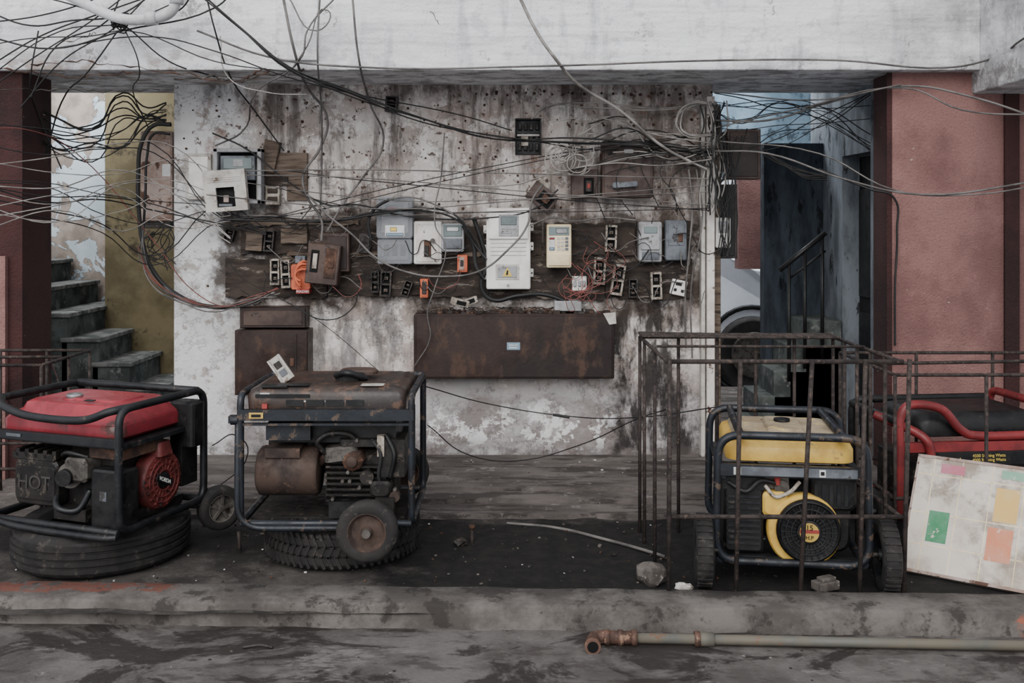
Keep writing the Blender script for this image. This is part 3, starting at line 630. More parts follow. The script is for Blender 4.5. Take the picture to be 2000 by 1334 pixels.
cable('cable_tangle',CRD,[(D([(-30,250,5.2),(60,255,5.4),(150,300,5.7),(300,470,5.95),(380,570,5.97),(450,600,5.97),(520,575,5.97)],0),.003),(D([(60,600,5.9),(120,760,5.8)],0),.0015)])
cable('armoured_cable',CBK,[(D([(334,243),(300,245),(278,275),(270,340),(272,420),(280,480),(300,530),(345,575),(420,600),(490,590),(530,575)],5.97),.013),(D([(332,262),(300,262),(288,300),(284,380),(280,450)],6.0),.008)])
cable('cable_bundle',CGR,bundle([(285,445),(275,490),(300,550),(350,590),(420,608),(490,590),(540,575)],5.95,5,8,.004))
cable('cable_bundle',CRD,bundle([(270,480),(300,545),(350,580),(430,603),(500,580),(540,565)],5.94,2,6,.003))
it=[]
for i in range(10): it.append((D([(rc.uniform(270,340),rc.uniform(435,460)),(rc.uniform(270,340),rc.uniform(460,490)),(rc.uniform(270,345),rc.uniform(470,510)),(rc.uniform(290,345),rc.uniform(490,530))],6.05),.003))
cable('cable_tangle',CBK,it)
mb=[];ml=[]
mb+=bundle([(440,430),(520,428),(640,432),(730,418),(850,412),(900,430),(925,470),(948,505)],5.93,2,5,.0065)
mb.append((D([(925,425),(940,470),(950,520),(940,560),(960,585),(1010,578),(1060,575),(1110,590)],5.98),.013))
mb.append((D([(905,440),(925,480),(930,520),(945,545)],5.97),.013))
mb+=[(D([(415,260),(480,290),(570,360),(640,400),(700,400),(780,420),(960,425),(1050,405),(1090,370)],5.95),.005)]
mb+=[(D([(440,500),(470,540),(520,570),(580,600),(640,640),(740,725)],5.93),.002),(D([(560,590),(640,625),(690,600),(700,570)],5.9),.0035),(D([(725,470),(720,430),(735,405),(760,390)],5.93),.009)]
for i in range(60):
    x=rc.choice([rc.uniform(450,720),rc.uniform(680,1000),rc.uniform(1050,1340)]);y=rc.uniform(425,575);L=rc.uniform(30,110)
    tgt=mb if rc.random()<.65 else ml
    tgt.append((D([(x,y),(x+L*.3,y+rc.uniform(-10,35)),(x+L*.6,y+rc.uniform(-10,40)),(x+L,y+rc.uniform(-30,30))],rc.uniform(5.96,6.03)),rc.uniform(.002,.0036)))
for i in range(9):
    ya=rc.uniform(330,440);yb=rc.uniform(250,430);sg=rc.uniform(-10,30)
    (mb if i%2 else ml).append((D([(rc.uniform(400,560),ya),(650,ya*.8+yb*.2+sg),(800,ya*.6+yb*.4+sg*1.3),(960,ya*.4+yb*.6+sg),(1140,ya*.2+yb*.8+sg*.6),(1385,yb)],rc.uniform(5.9,5.96)),rc.uniform(.002,.0036)))
ml+=[(D([(600,380),(640,420),(690,460),(730,500),(790,530),(870,540),(940,528),(990,490),(1030,440),(1040,390),(1060,360)],5.88),.006),
 (D([(868,260),(862,340),(850,440),(870,480),(850,560),(835,610),(840,660),(810,715)],5.89),.004),(D([(1345,330),(1352,400),(1345,500),(1338,590),(1340,680)],5.96),.006),(D([(1360,330),(1372,420),(1350,560),(1352,700)],5.96),.005),
 (D([(1035,440),(1080,425),(1120,432),(1180,425),(1240,430)],5.95),.005),(D([(760,390),(800,385),(850,400),(905,430)],5.92),.005)]
cable('wall_cable_tangle',CBK,mb);cable('wall_cable_tangle',CGR,ml)
rd=[]
for i in range(14):
    x=rc.uniform(1105,1215);y=rc.uniform(470,560);rd.append((D([(x,y),(x+rc.uniform(-30,30),y+30),(x+rc.uniform(-30,30),y+rc.uniform(20,60)),(1120+rc.uniform(-20,20),575+rc.uniform(-8,8))],5.96),.002))
rd+=[(D([(650,560),(680,580),(705,560),(700,535)],5.92),.0025),(D([(835,540),(850,560),(890,555),(900,530)],5.94),.0025)]
cable('wall_cable_tangle',CRD,rd)
lg=[];bk=[]
for i in range(15):
    y=rc.uniform(235,320);x=rc.uniform(1040,1230);ye=rc.uniform(240,340)
    pts=[(x,y+rc.uniform(0,30)),(x+(1395-x)*.3,y+rc.uniform(-20,20)),(x+(1395-x)*.6,(y+ye)/2+rc.uniform(-25,25)),(1395+rc.uniform(-8,8),ye)]
    (lg if rc.random()<.5 else bk).append((D(pts,rc.uniform(5.88,5.97)),rc.uniform(.0028,.0048)))
for i in range(18):
    x=1385+rc.uniform(-8,32);pts=[(x+rc.uniform(-14,14),205+j*42+rc.uniform(-10,10)) for j in range(6)]
    (lg if rc.random()<.3 else bk).append((D(pts,rc.uniform(5.85,5.98)),rc.uniform(.003,.0048)))
for i in range(10):
    cx,cy,r=1095+rc.uniform(-20,45),300+rc.uniform(-18,22),rc.uniform(14,34)
    lg.append((D([(cx+r*math.cos(a*.8),cy+r*math.sin(a*.8)*.9) for a in range(9)],5.9+rc.uniform(-.03,.03)),.0034))
for x0,y0 in((1165,330),(1210,300),(1255,285),(1290,300),(1310,320)):
    bk.append((D([(1380,325),(x0+70,y0+rc.uniform(-10,10)),(x0,y0+30),(x0+rc.uniform(-10,30),y0+80),(x0+rc.uniform(10,40),y0+120)],5.94),.003))
cxs=[(1395,205),(1350,205),(1325,235),(1335,260),(1390,262)]
lg+=bundle(cxs,5.9,3,5,.006);lg+=bundle([(1040,235),(1060,210),(1150,205),(1280,210),(1395,200)],5.97,2,6,.005);lg+=bundle([(1140,320),(1142,260),(1160,235),(1240,232)],5.97,2,4,.005)
lg+=bundle([(760,385),(800,370),(900,360),(1000,360),(1060,340),(1180,320),(1390,290)],5.93,2,8,.0035)
lg.append((D([(430,70),(445,150),(520,180),(600,185)],5.42),.003))
cable('wall_cable_tangle',CLG,lg);cable('wall_cable_tangle',CBK,bk)
la=[(D([(1395,295,5.9),(1500,300,5.7),(1650,350,5.5),(1800,380,5.3),(2040,352,5.1)],0),.0055),(D([(1395,235,5.9),(1500,235,5.8),(1620,200,5.7),(1770,168,5.5),(1900,190,5.3),(2040,235,5.1)],0),.006),
 (D([(1395,250,5.9),(1550,215,5.75),(1770,172,5.5),(1880,215,5.3),(2040,225,5.1)],0),.0045),(D([(1395,180,5.9),(1600,195,5.7),(1760,165,5.5)],0),.004),(D([(1395,275,5.9),(1600,300,5.6),(1750,372,5.4),(1900,380,5.2),(2040,360,5.1)],0),.004)]
cable('overhead_cable',CGR,la)
ba=[]
for i in range(12):
    y=rc.uniform(180,320);ba.append((D([(1395,y),(1450,y+rc.uniform(-20,25)),(1520,y*.7+220*.3+rc.uniform(-20,20)),(1600,y*.4+220*.6+rc.uniform(-20,20)),(1700,190+rc.uniform(-10,110))],rc.uniform(5.9,6.05)),rc.uniform(.002,.0034)))
for i in range(7): ba.append((D([(1490,295+rc.uniform(-8,8)),(1530,320+rc.uniform(-8,8)),(1570,335+rc.uniform(-12,12)),(1615,345+rc.uniform(-10,10))],6.05),.0045))
ba.append((D([(1600,330,5.8),(1700,370,5.6),(1745,385,5.57),(1752,450,5.57),(1748,560,5.57),(1748,675,5.57)],0),.006))
for i in range(10): ba.append((D([(1405+rc.uniform(0,60),250+rc.uniform(0,60)),(1405+rc.uniform(0,80),330+rc.uniform(0,40)),(1400+rc.uniform(0,40),420+rc.uniform(0,60)),(1400+rc.uniform(0,30),500)],6.02),.0035))
cable('cable_tangle',CBK,ba)
cable('trailing_wire',CBK,[(D([(832,755,5.3),(960,790,5.6),(1100,812,5.6),(1250,815,5.2),(1400,795,4.9)],0),.003),(D([(835,830,5.2),(920,890,5.5),(1010,900,5.6),(1130,870,5.5),(1240,820,5.2),(1300,800,4.9)],0),.003),
 (D([(415,870,4.9),(460,850,5.2),(480,900,5.4),(440,940,5.3),(390,950,4.8)],0),.003),(D([(1080,810,5.59),(1100,813,5.59),(1112,815,5.58)],0),.008)])
cable('old_hose',CGR,[([(990,1022,4.93),(1080,1030,4.86),(1180,1053,4.66),(1270,1078,4.47),(1300,1088,4.38)],.0075)])
k=B();k.tube(cat([P(130,-10,5.3),P(230,35,5.3),P(300,36,5.3),P(335,22,5.3),P(345,-10,5.3),P(345,-50,5.3)]),.028,PVC,seg=14)
k.cyl(P(285,37,5.3),P(306,36,5.3),.036,PVC);k.cyl(P(345,8,5.3),P(345,-12,5.3),.036,PVC);k.done('drain_pipe')
# ---------------------------------------------------------------- tyres
def tyre(name,c,R,w,style):
    k=B();pr=[(R-.14,.03),(R-.1,.006),(R-.04,.0),(R-.012,.02)]
    gr=4 if style==0 else 3
    for i in range(gr):
        z0=.03+(w-.06)*i/gr;z1=.03+(w-.06)*(i+1)/gr
        pr+=[(R,z0+.005),(R+.002,z1-.006),(R-.009,z1-.005),(R-.009,z1-.0)]
    pr+=[(R-.012,w-.02),(R-.04,w),(R-.1,w-.006),(R-.14,w-.03),(R-.135,w*.5)]
    k.lathe(pr,RUBB,c,(0,0,1),72,sm=False,closed=True)
    if style==1:
        for i in range(64):
            a=2*math.pi*i/64
            for z,t in((.045,25),(.095,-25),(.14,25)):
                k.box((R-.006,-.0022,-.028),(R+.005,.0118,.028),RUBB,TR(c)@Matrix.Rotation(a,4,'Z')@TR((0,0,z))@RO(t,'X'))
    return k.done(name)
tyre('car_tyre',(-1.84,4.48,.0),.375,.18,0)
tyre('car_tyre',(-.775,4.56,.0),.345,.18,1)
def wheel(k,c,axis,R,w,hub,rimr=.6):
    k.lathe([(R*rimr,-w/2+.004),(R*.85,-w/2),(R*.97,-w*.38),(R,-w*.15),(R,w*.15),(R*.97,w*.38),(R*.85,w/2),(R*rimr,w/2-.004)],RUBB,c,axis,36,closed=True)
    k.lathe([(.001,-w*.42),(R*.16,-w*.42),(R*.2,-w*.2),(R*.5,-w*.12),(R*.6,-w*.45),(R*.63,-w*.45),(R*.63,w*.45),(R*.58,w*.45),(R*.5,w*.12),(R*.2,w*.2),(R*.16,w*.42),(.001,w*.42)],hub,c,axis,30)
# ---------------------------------------------------------------- generator 2 (rusty black)
k=B(TR((-1.161,4.22,.2)))
W,Dp,Hh=.735,.55,.56;r=.015
for x in(.01,W): k.tube(fil([(x,0,.014),(x,Dp,.014),(x,Dp,Hh),(x,0,Hh)],.05,True),r,FRB,True,10)
for y,z in((0,.014),(Dp,.014),(Dp,Hh)): k.tube([(.01,y,z),(W,y,z)],r,FRB,seg=10)
k.tube(fil([(-.0,-.0,.45),(-.0,-.012,.05),(.06,-.012,-.003),(.5,-.012,-.003)],.05),.014,FRB,seg=10)
k.box((.2,0,.0),(.24,Dp,.02),ENG);k.box((.5,0,.0),(.54,Dp,.02),ENG);k.box((.04,.06,.01),(.7,.5,.025),ENG)
k.rp(.5,.68,.03,[(0,.03),(.02,.004),(.1,0),(.125,.012),(.14,.05)],GTANK,TR((.37,.265,.475))@RO(90,'Z')@TR((0,0,-.025)),n=6,sm=True)
k.box((.0,-.016,.452),(W+.01,.012,.498),FRB);k.box((.0,-.01,.43),(W+.01,.01,.44),FRB)
k.box((.05,-.019,.462),(.11,-.016,.487),YLAB);k.box((.06,-.0205,.468),(.1,-.019,.48),TXK)
k.box((.07,.008,.545),(.30,.0125,.56),TXK)
for i in range(14):k.box((.21+i*.022,.0105,.527),(.226+i*.022,.0125,.533),SLATE if i%3 else LGREY)
for i in range(4):k.box((.2+i*.085,.0095,.51),(.275+i*.085,.0115,.536),BLK)
k.box((.1,.0,.5),(.122,.013,.52),RLAB);k.box((.09,.03,.585),(.2,.08,.592),BLK);k.box((.09,.012,.55),(.13,.0135,.565),PAPER)
k.rp(.1,.06,.01,[(0,0),(.0015,0)],LGREY,TR((.56,.075,.5895)));k.rp(.14,.07,.01,[(0,0),(.0015,0)],BLK,TR((.22,.08,.5895)))
k.box((.12,.08,.34),(.66,.46,.45),BLK);k.box((.06,.5,.1),(.7,.53,.42),BLK)
k.box((.11,.03,.36),(.3,.1,.43),FRB)
k.lathe([(.001,-.004),(.09,-.004),(.104,.006),(.108,.02),(.106,.03),(.106,.24),(.108,.25),(.1,.262),(.001,.265)],MUFR,(.06,.14,.205),(1,0,0),32)
k.tube(cat([(.32,.14,.24),(.36,.12,.27),(.4,.12,.24)]),.02,MUFR);k.box((.1,.05,.28),(.25,.22,.32),MUFR)
k.rp(.3,.3,.04,[(0,0),(.22,0),(.24,.02)],ENG,TR((.5,.25,.06)))
for i in range(7):k.box((.36,.06,.09+i*.024),(.62,.3,.098+i*.024),ENG)
k.rp(.15,.11,.03,[(0,0),(.05,0),(.06,.01)],ALU,TR((.43,.09,.27))@RO(-8,'Y'));k.rp(.2,.12,.02,[(0,0),(.03,0)],ENG,TR((.52,.1,.33)))
k.lathe([(.001,-.035),(.03,-.035),(.046,-.02),(.05,.0),(.05,.05)],RUST,(.478,.06,.27),(0,1,0),8,sm=False)
k.lathe([(.001,-.025),(.022,-.02),(.03,.0),(.03,.04)],MUFR,(.478,.03,.27),(0,1,0),16)
k.tube(cat([(.36,.05,.3),(.33,.03,.35),(.38,.04,.385),(.46,.05,.38),(.5,.06,.34)]),.012,ENG);k.tube(cat([(.56,.05,.36),(.6,.03,.3),(.59,.04,.2),(.62,.05,.12)]),.008,CBK)
k.tube(cat([(.62,.05,.38),(.66,.02,.3),(.64,.03,.2)]),.01,BLK);k.box((.585,.03,.29),(.615,.06,.38),CER);k.box((.6,.04,.2),(.7,.2,.36),ENG)
k.rp(.09,.07,.02,[(0,0),(.05,0),(.06,.01)],ENG,TR((.6,.08,.15))@RX);k.cyl((.54,.03,.2),(.54,.08,.2),.03,ENG);k.cyl((.66,.02,.12),(.66,.06,.12),.022,MUFR)
for i in range(10):
    x=.38+random.random()*.3;z=.08+random.random()*.28;k.cyl((x,.05,z),(x,.025,z),.008,ALU,seg=6)
k.box((.38,.02,.03),(.52,.08,.1),BLK);k.box((.58,-.0,.06),(.66,.06,.12),ENG)
wheel(k,(.565,-.115,.018),(0,1,0),.128,.07,MUFR,.62);k.cyl((.565,-.16,.018),(.565,-.1,.018),.018,ALU);k.cyl((.565,-.1,.018),(.565,.75,.018),.012,ENG)
wheel(k,(.62,.74,.05),(0,1,0),.128,.07,MUFR,.62)
k.cyl((-.03,.0,.452),(.0,.0,.452),.02,FRB);k.box((-.04,-.01,.44),(-.01,.03,.47),FRB)
k.rp(.13,.09,.04,[(0,0),(.03,0),(.035,.008)],BLK,TR((.44,.22,.588)));k.tube(cat([(.38,.2,.61),(.44,.14,.63),(.52,.18,.60)]),.014,BLK)
k.rp(.17,.12,.05,[(0,0),(.012,0),(.02,.01)],BROWN2,TR((.47,.27,.61)))
k.done('rusty_portable_generator',.002)
k=B(TR(P(549,720,4.4))@RO(-35,'Y')@RO(10,'Z'))
k.box((-.03,-.03,-.06),(.03,.0,.06),LGREY);k.box((-.03,-.045,-.06),(-.022,-.03,.06),LGREY);k.box((.022,-.045,-.06),(.03,-.03,.06),LGREY);k.box((-.03,-.045,-.06),(.03,-.03,-.05),LGREY);k.box((-.015,-.034,-.035),(.015,-.03,-.005),SLATE);k.box((-.015,-.034,.005),(.015,-.03,.035),DCER);k.done('broken_switch_cover',.002)
# ---------------------------------------------------------------- generator 1 (red)
T1=TR((-1.612,4.08,.2))@RO(-20,'Z');k=B(T1)
W=.7;Dp=.55;Hh=.52;r=.017
k.tube(fil([(0,0,.014),(0,Dp,.014),(0,Dp,Hh),(0,0,Hh-.0)],.07,True),r,FRK,True,10)
k.tube(fil([(-W,0,.014),(-W,Dp,.014),(-W,Dp,Hh),(-W,0,Hh)],.07,True),r,FRK,True,10)
k.tube(cat([(0,.07,Hh),(-.05,.0,Hh-.01),(-.18,-.02,Hh-.05),(-.45,-.02,Hh-.05),(-.62,.0,Hh-.02),(-W,.07,Hh)]),r,FRK,seg=10)
k.tube([(0,Dp-.04,Hh),(-W,Dp-.04,Hh)],r,FRK,seg=10)
for y in(0,Dp): k.tube([(0,y,.014),(-W,y,.014)],r,FRK,seg=10)
k.tube(cat([(0,-.01,.0),(-.1,-.03,-.003),(-.5,-.03,.0),(-W,-.01,.02)]),.015,FRK,seg=10)
k.box((-W,.0,.36),(0,.03,.395),FRK);k.box((-W,.02,.35),(0,Dp-.02,.37),FRK)
k.box((-.6,-.004,.372),(-.52,.0,.386),SLATE);
k.rp(.64,.46,.05,[(.37,.03),(.39,0),(.435,0),(.45,.01),(.475,.05),(.5,.06),(.51,.08)],REDP,TR((-.36,.27,.0)),n=7,sm=True)
k.rp(.3,.22,.05,[(.5,0),(.518,.012)],REDP,TR((-.3,.27,0)),n=7,sm=True)
k.lathe([(.034,0),(.036,.012),(.03,.018),(.001,.02)],CHR,(-.42,.2,.514),(0,0,1),24)
k.lathe([(.05,0),(.05,.01),(.001,.012)],REDP,(-.42,.2,.505),(0,0,1),24)
k.rp(.05,.03,.01,[(0,0),(.004,0)],BLK,TR((-.27,.13,.52)))
mt=TR((-.47,.03,.175))@RX
k.rp(.235,.2,.03,[(-.14,0),(-.01,0),(.0,.008)],ENG,mt);k.rp(.22,.15,.02,[(0,0),(.006,.003)],ENG,mt)
k.box((-.6,.03,.27),(-.37,.2,.3),ENG)
for i in range(5):k.box((-.58+i*.05,.03,.28),(-.56+i*.05,.12,.315),ENG)
k.rp(.3,.3,.03,[(0,0),(.25,0),(.28,.03)],ENG,TR((-.25,.25,.04)));k.lathe([(.001,-.05),(.045,-.05),(.055,-.03),(.055,.05)],ALU,(-.3,.08,.22),(.3,-1,0),24)
k.lathe([(.001,-.02),(.03,-.02),(.035,.0),(.035,.05)],BLK,(-.29,.03,.22),(.3,-1,0),20);k.rp(.12,.1,.02,[(0,0),(.08,0),(.09,.01)],ALU,TR((-.24,.1,.25))@RX)
k.tube(cat([(-.38,.06,.14),(-.32,.0,.09),(-.24,.03,.08),(-.2,.06,.16)]),.014,FRK);k.tube(cat([(-.34,.05,.3),(-.28,.02,.32),(-.2,.05,.3)]),.01,BLK)
k.box((-.37,.03,.03),(-.2,.1,.08),ENG)
k.rp(.16,.11,.012,[(.02,0),(.25,0),(.26,.006)],BLK,TR((-.09,.08,.0)));k.box((-.12,.022,.13),(-.085,.026,.17),SLATE)
k.box((-.2,.05,.3),(-.02,.3,.35),RUST);k.cyl((-.03,.12,.3),(-.03,.12,.36),.01,CHR);k.box((-.22,.1,.02),(-.04,.45,.06),ENG)
sc=(-.03,.30,.16)
k.lathe([(.128,-.06),(.13,-.01),(.12,.006),(.1,.008)],REDR,sc,(1,0,0),40);k.lathe([(.001,.0),(.11,.0)],HOLE_SHADE,sc,(1,0,0),30)
for i in range(18):
    a=2*math.pi*i/18;T=TR(sc)@Matrix.Rotation(a,4,'X');k.box((.0,.04,-.0045),(.014,.112,.0045),REDR,T)
for rr in(.045,.072,.096): k.lathe([(rr-.004,.0),(rr+.004,.0),(rr+.003,.016),(rr-.003,.016)],REDR,sc,(1,0,0),32,closed=True)
k.lathe([(.001,.014),(.035,.014),(.038,.0)],BLK,sc,(1,0,0),24);k.box((.012,-.055,-.016),(.017,.055,.016),BLK,TR(sc)@RO(-25,'X'))
k.rp(.16,.1,.02,[(.0,0),(.06,.01)],REDR,TR((-.08,.3,.27)))
k.rp(.14,.1,.03,[(0,0),(.19,0),(.2,.01)],BLK,TR((-.03,.47,.28)));k.box((-.1,.42,.1),(-.02,.53,.28),BLK)
wx=(math.cos(math.radians(-30)),math.sin(math.radians(-30)),0)
wheel(k,(.05,.60,-.035),wx,.102,.07,ALU,.6)
for i in range(5):
    a=2*math.pi*i/5;qm=Vector((0,0,1)).rotation_difference(Vector(wx)).to_matrix().to_4x4()
    k.box((.012,-.008,.012),(.06,.008,.028),ALU,TR((.05,.60,-.035))@qm@Matrix.Rotation(a,4,'Z'))
k.cyl((-.1,.55,-.03),(.05,.6,-.035),.01,ENG);k.tube([(0,.5,.0),(.02,.6,-.02)],.012,FRK)
k.box((-.65,.3,.05),(-.4,.5,.33),ENG);k.cyl((-.62,.3,.18),(-.42,.3,.18),.12,BLK)
ob=k.done('red_portable_generator',.002)
text('HOT',T1@FR((-.47,.022,.175)),.085,TXG,ob,'lettering_hot',.003)
text('VORDA',T1@TR((-.012,.30,.16))@RO(90,'Z')@RO(25,'Y')@RX,.024,TXW,ob,'lettering_starter')
# ---------------------------------------------------------------- generator 3 (yellow)
T3=TR((.84,4.1,.087))@RO(-8,'Z');k=B(T3);W=.61;Dp=.6;Hh=.53;r=.017
for y in(0,Dp):
    k.tube(fil([(.0,y,.014),(W,y,.014),(W-.01,y,Hh),(.01,y,Hh)],.09,True),r,FRB,True,10)
for x in(.1,W-.1): k.tube([(x,0,Hh),(x,Dp,Hh)],r,FRB,seg=10)
for x in(.02,W-.02): k.tube([(x,0,.02),(x,Dp,.02)],r,FRB,seg=10)
k.box((.0,-.012,.365),(W,.012,.412),FRB);k.box((.08,-.015,.37),(W-.05,-.012,.405),SLATE)
k.box((.07,-.018,.372),(.1,-.012,.402),PAPER);k.box((.41,-.018,.372),(.435,-.012,.402),PAPER);k.box((.415,-.0185,.38),(.43,-.018,.395),BLK)
k.box((.01,.0,.35),(.04,Dp,.37),FRB);k.box((W-.04,.0,.35),(W-.01,Dp,.37),FRB)
k.rp(.52,.5,.06,[(.405,.03),(.415,.0),(.465,0),(.485,.01),(.495,.03)],YEL,TR((W/2,.3,0)),n=7,sm=True)
k.rp(.46,.44,.05,[(.485,.0),(.51,.012),(.515,.03)],YDIRT,TR((W/2,.3,0)),n=7,sm=True);k.rp(.16,.3,.03,[(.515,0),(.528,.01)],YDIRT,TR((W/2,.3,0)),n=7,sm=True)
for i in range(3):k.box((.12,.12+i*.14,.51),(.22,.16+i*.14,.523),YDIRT)
k.lathe([(.035,0),(.035,.015),(.001,.017)],BLK,(W/2,.33,.525),(0,0,1),20)
k.rp(.16,.27,.015,[(-.25,0),(.0,0),(.01,.01)],BLK,TR((.115,.04,.175))@RX)
for i in range(9):k.box((.05,.022,.075+i*.024),(.18,.031,.087+i*.024),FRK)
k.box((.03,.03,.3),(.2,.3,.35),BLK);k.tube(cat([(.05,.03,.33),(.12,.0,.3),(.18,.02,.34),(.25,.03,.33)]),.01,BLK)
k.rp(.32,.24,.05,[(-.25,0),(.0,0),(.01,.01)],BLK,TR((.39,.09,.16))@RX)
k.rp(.1,.1,.02,[(-.05,0),(.03,0),(.04,.01)],YEL,TR((.24,.06,.245))@RX)
cc=(.355,.055,.14)
k.lathe([(.148,-.02),(.148,.03),(.14,.04),(.001,.04)],YEL,cc,(0,-1,0),44)
c2=(.37,.015,.148)
k.lathe([(.128,.0),(.128,.02),(.118,.03),(.112,.022),(.001,.022)],BLK,c2,(0,-1,0),44)
for i in range(26):
    a=2*math.pi*i/26;k.box((.05,-.031,-.003),(.112,-.02,.003),FRK,TR(c2)@Matrix.Rotation(a,4,'Y'))
for rr in(.07,.092):k.lathe([(rr-.003,.02),(rr+.003,.02),(rr+.003,.034),(rr-.003,.034)],FRK,c2,(0,-1,0),36,closed=True)
k.lathe([(.05,.02),(.048,.036),(.001,.038)],BLK,c2,(0,-1,0),32);k.lathe([(.039,.036),(.038,.0395),(.001,.0395)],YLAB,c2,(0,-1,0),32)
k.box((-.038,-.0405,-.002),(.038,-.039,.012),RLAB,TR(c2));
k.box((.2,.06,.3),(.3,.2,.36),ALU);k.cyl((.27,.04,.31),(.27,.1,.31),.03,ALU);k.tube(cat([(.2,.03,.32),(.24,.01,.28),(.3,.02,.3),(.34,.03,.34)]),.008,CER)
k.rp(.18,.14,.03,[(-.2,0),(-.01,0),(0,.01)],BLK,TR((.48,.05,.29))@RX);k.lathe([(.001,.0),(.012,.0),(.012,.03),(.02,.03),(.001,.04)],RLAB,(.25,.03,.325),(0,0,1),12)
k.box((.03,.02,.0),(.58,.06,.03),FRK);k.box((.02,.3,.03),(.58,.5,.3),BLK)
for i in range(5):k.box((.4+i*.03,.045,.24),(.415+i*.03,.052,.33),FRK)
for cx,cy in((.79,4.1),(1.515,4.03)):
    iv=T3.inverted()
    c0=iv@Vector((cx,cy,.143));wheel(k,tuple(c0),(1,0,0),.143,.075,FRK,.6)
    for i in range(30):
        a=2*math.pi*i/30;k.box((-.03,.138,-.006),(.03,.1465,.006),RUBB,TR(c0)@Matrix.Rotation(a,4,'X'))
    k.cyl((c0.x,c0.y,c0.z),(c0.x+(.06 if cx<1 else -.06),c0.y,c0.z),.012,ENG)
ob=k.done('yellow_portable_generator',.002)
text('15',T3@FR((.37,-.0265,.168)),.03,TXK,ob,'lettering_number');text('H.P',T3@FR((.37,-.0265,.128)),.022,TXK,ob,'lettering_power')
# ---------------------------------------------------------------- generator 4 (red/black right)
T4=TR((1.80,4.62,.12))@RO(6,'Z');k=B(T4);W=.75;Dp=.5;Hh=.5
k.tube(cat([(0,0,.0),(0,.0,.3),(.0,.0,.45),(.05,.0,Hh+.02),(.2,.0,Hh),(.3,.0,Hh-.1),(.4,.0,Hh-.13),(W,0,Hh-.13)]),.021,REDT,seg=10)
k.tube(cat([(-.05,.15,Hh-.05),(.1,.0,Hh-.12),(.14,-.02,.3),(.14,-.02,.2)]),.021,REDT,seg=10)
k.tube(fil([(W,0,0),(W,0,Hh),(W,Dp,Hh),(W,Dp,0)],.07),.02,REDT,seg=10);k.tube(fil([(0,Dp,0),(0,Dp,Hh-.04),(W,Dp,Hh-.04)],.07),.02,BLK,seg=10);k.tube([(0,0,Hh-.06),(0,Dp,Hh-.06)],.02,BLK)
k.tube(fil([(0,0,0),(W,0,0),(W,Dp,0),(0,Dp,0)],.05,True),.02,REDT,True,10)
k.rp(.62,.42,.06,[(.36,0),(.42,0),(.46,.02),(.47,.05)],BLK,TR((.42,.25,0)),n=7,sm=True);k.box((.0,-.01,.3),(W,.02,.345),REDT);k.box((.13,-.014,.235),(W-.02,.02,.3),BLK)
k.add([(.27,-.016,.245),(.305,-.016,.245),(.287,-.016,.275)],[(0,1,2)],YLAB);k.rp(.6,.4,.03,[(.0,0),(.22,0)],ENG,TR((.4,.25,.02)))
wheel(k,(-.06,.1,.0),(1,0,0),.115,.07,FRK,.6);wheel(k,(-.06,.45,.0),(1,0,0),.115,.07,FRK,.6)
ob=k.done('red_black_portable_generator',.002)
text('4500 Starting Watts\n4000 Running Watts',T4@FR((.43,-.0155,.27)),.02,TXY,ob,'lettering_watts')
# ---------------------------------------------------------------- cages
def bar(k,a,b,r=.0085): k.tube([a,b],r,REBAR,seg=7)
k=B();x0,x1=XX(1306,3.91),XX(1768,3.91);y0,y1=3.955,4.79;zt=ZZ(708,3.93);zm=ZZ(1013,3.93)
bar(k,(x0,y0,zt),(x1+.01,y0,zt),.0095);bar(k,(x0,y1,zt),(x1,y1,zt));bar(k,(x0,y0,zt),(x0,y1,zt));bar(k,(x1,y0,zt),(x1,y1,zt))
bar(k,(x0,y0,zm),(x1+.01,y0,zm),.0095);bar(k,(x1,y0,zm),(x1,y1,zm))
for i,(a,b) in enumerate([(1308,1306),(1446,1437),(1586,1562),(1690,1678),(1776,1764)]):
    bar(k,(XX(a,3.95),y0-.008,zt+.01),(XX(b,3.95),y0-.008,0.0),.0095)
for i in range(1,5):
    t=i/5;y=y0+(y1-y0)*t;bar(k,(x1,y,zt),(x1,y,.0))
    if i in(2,4): bar(k,(x0,y,zt),(x0-.0,y,0))
for i in range(0,6):
    x=x0+(x1-x0)*i/5;bar(k,(x,y1,zt),(x,y1,0))
for i in range(7):
    yy=y1-.01-i*.02-random.random()*.01;k.tube(cat([(x0-.01,yy,zt+.012+random.random()*.012),(x0+.4,yy+random.uniform(-.02,.02),zt+.014),(x1-.02,yy+random.uniform(-.03,.03),zt+.014)]),.007,REBAR,seg=6)
bar(k,(x0+.02,y0+(y1-y0)*.5,zt+.008),(x1,y0+(y1-y0)*.48,zt+.008),.006)
k.done('rebar_security_cage')
k=B();x0,x1=1.72,3.1;y0,y1=4.47,5.22;zt=.805
for z in(zt,.25):
    bar(k,(x0,y0,z),(x1,y0,z));bar(k,(x0,y1,z),(x1,y1,z));bar(k,(x0,y0,z),(x0,y1,z))
for x in(x0,2.13,2.48,2.9): bar(k,(x,y0,zt),(x,y0,0))
for i in range(4): bar(k,(x0+i*.4,y1,zt),(x0+i*.4,y1,.03))
for y in(4.85,):bar(k,(x0,y,zt),(x0,y,0));bar(k,(x0,y-.1,zt+.01),(x1,y+.05,zt+.01))
k.done('rebar_security_cage')
k=B();x0,x1=-3.1,-2.27;y0,y1=4.8,5.35;zt=.8
for z in(zt,.3):
    bar(k,(x0,y0,z),(x1,y0,z));bar(k,(x0,y1,z),(x1,y1,z));bar(k,(x1,y0,z),(x1,y1,z))
for x in(-3.0,-2.75,-2.5,-2.27): bar(k,(x,y0,zt),(x,y0,0));bar(k,(x,y1,zt),(x,y1,0.05))
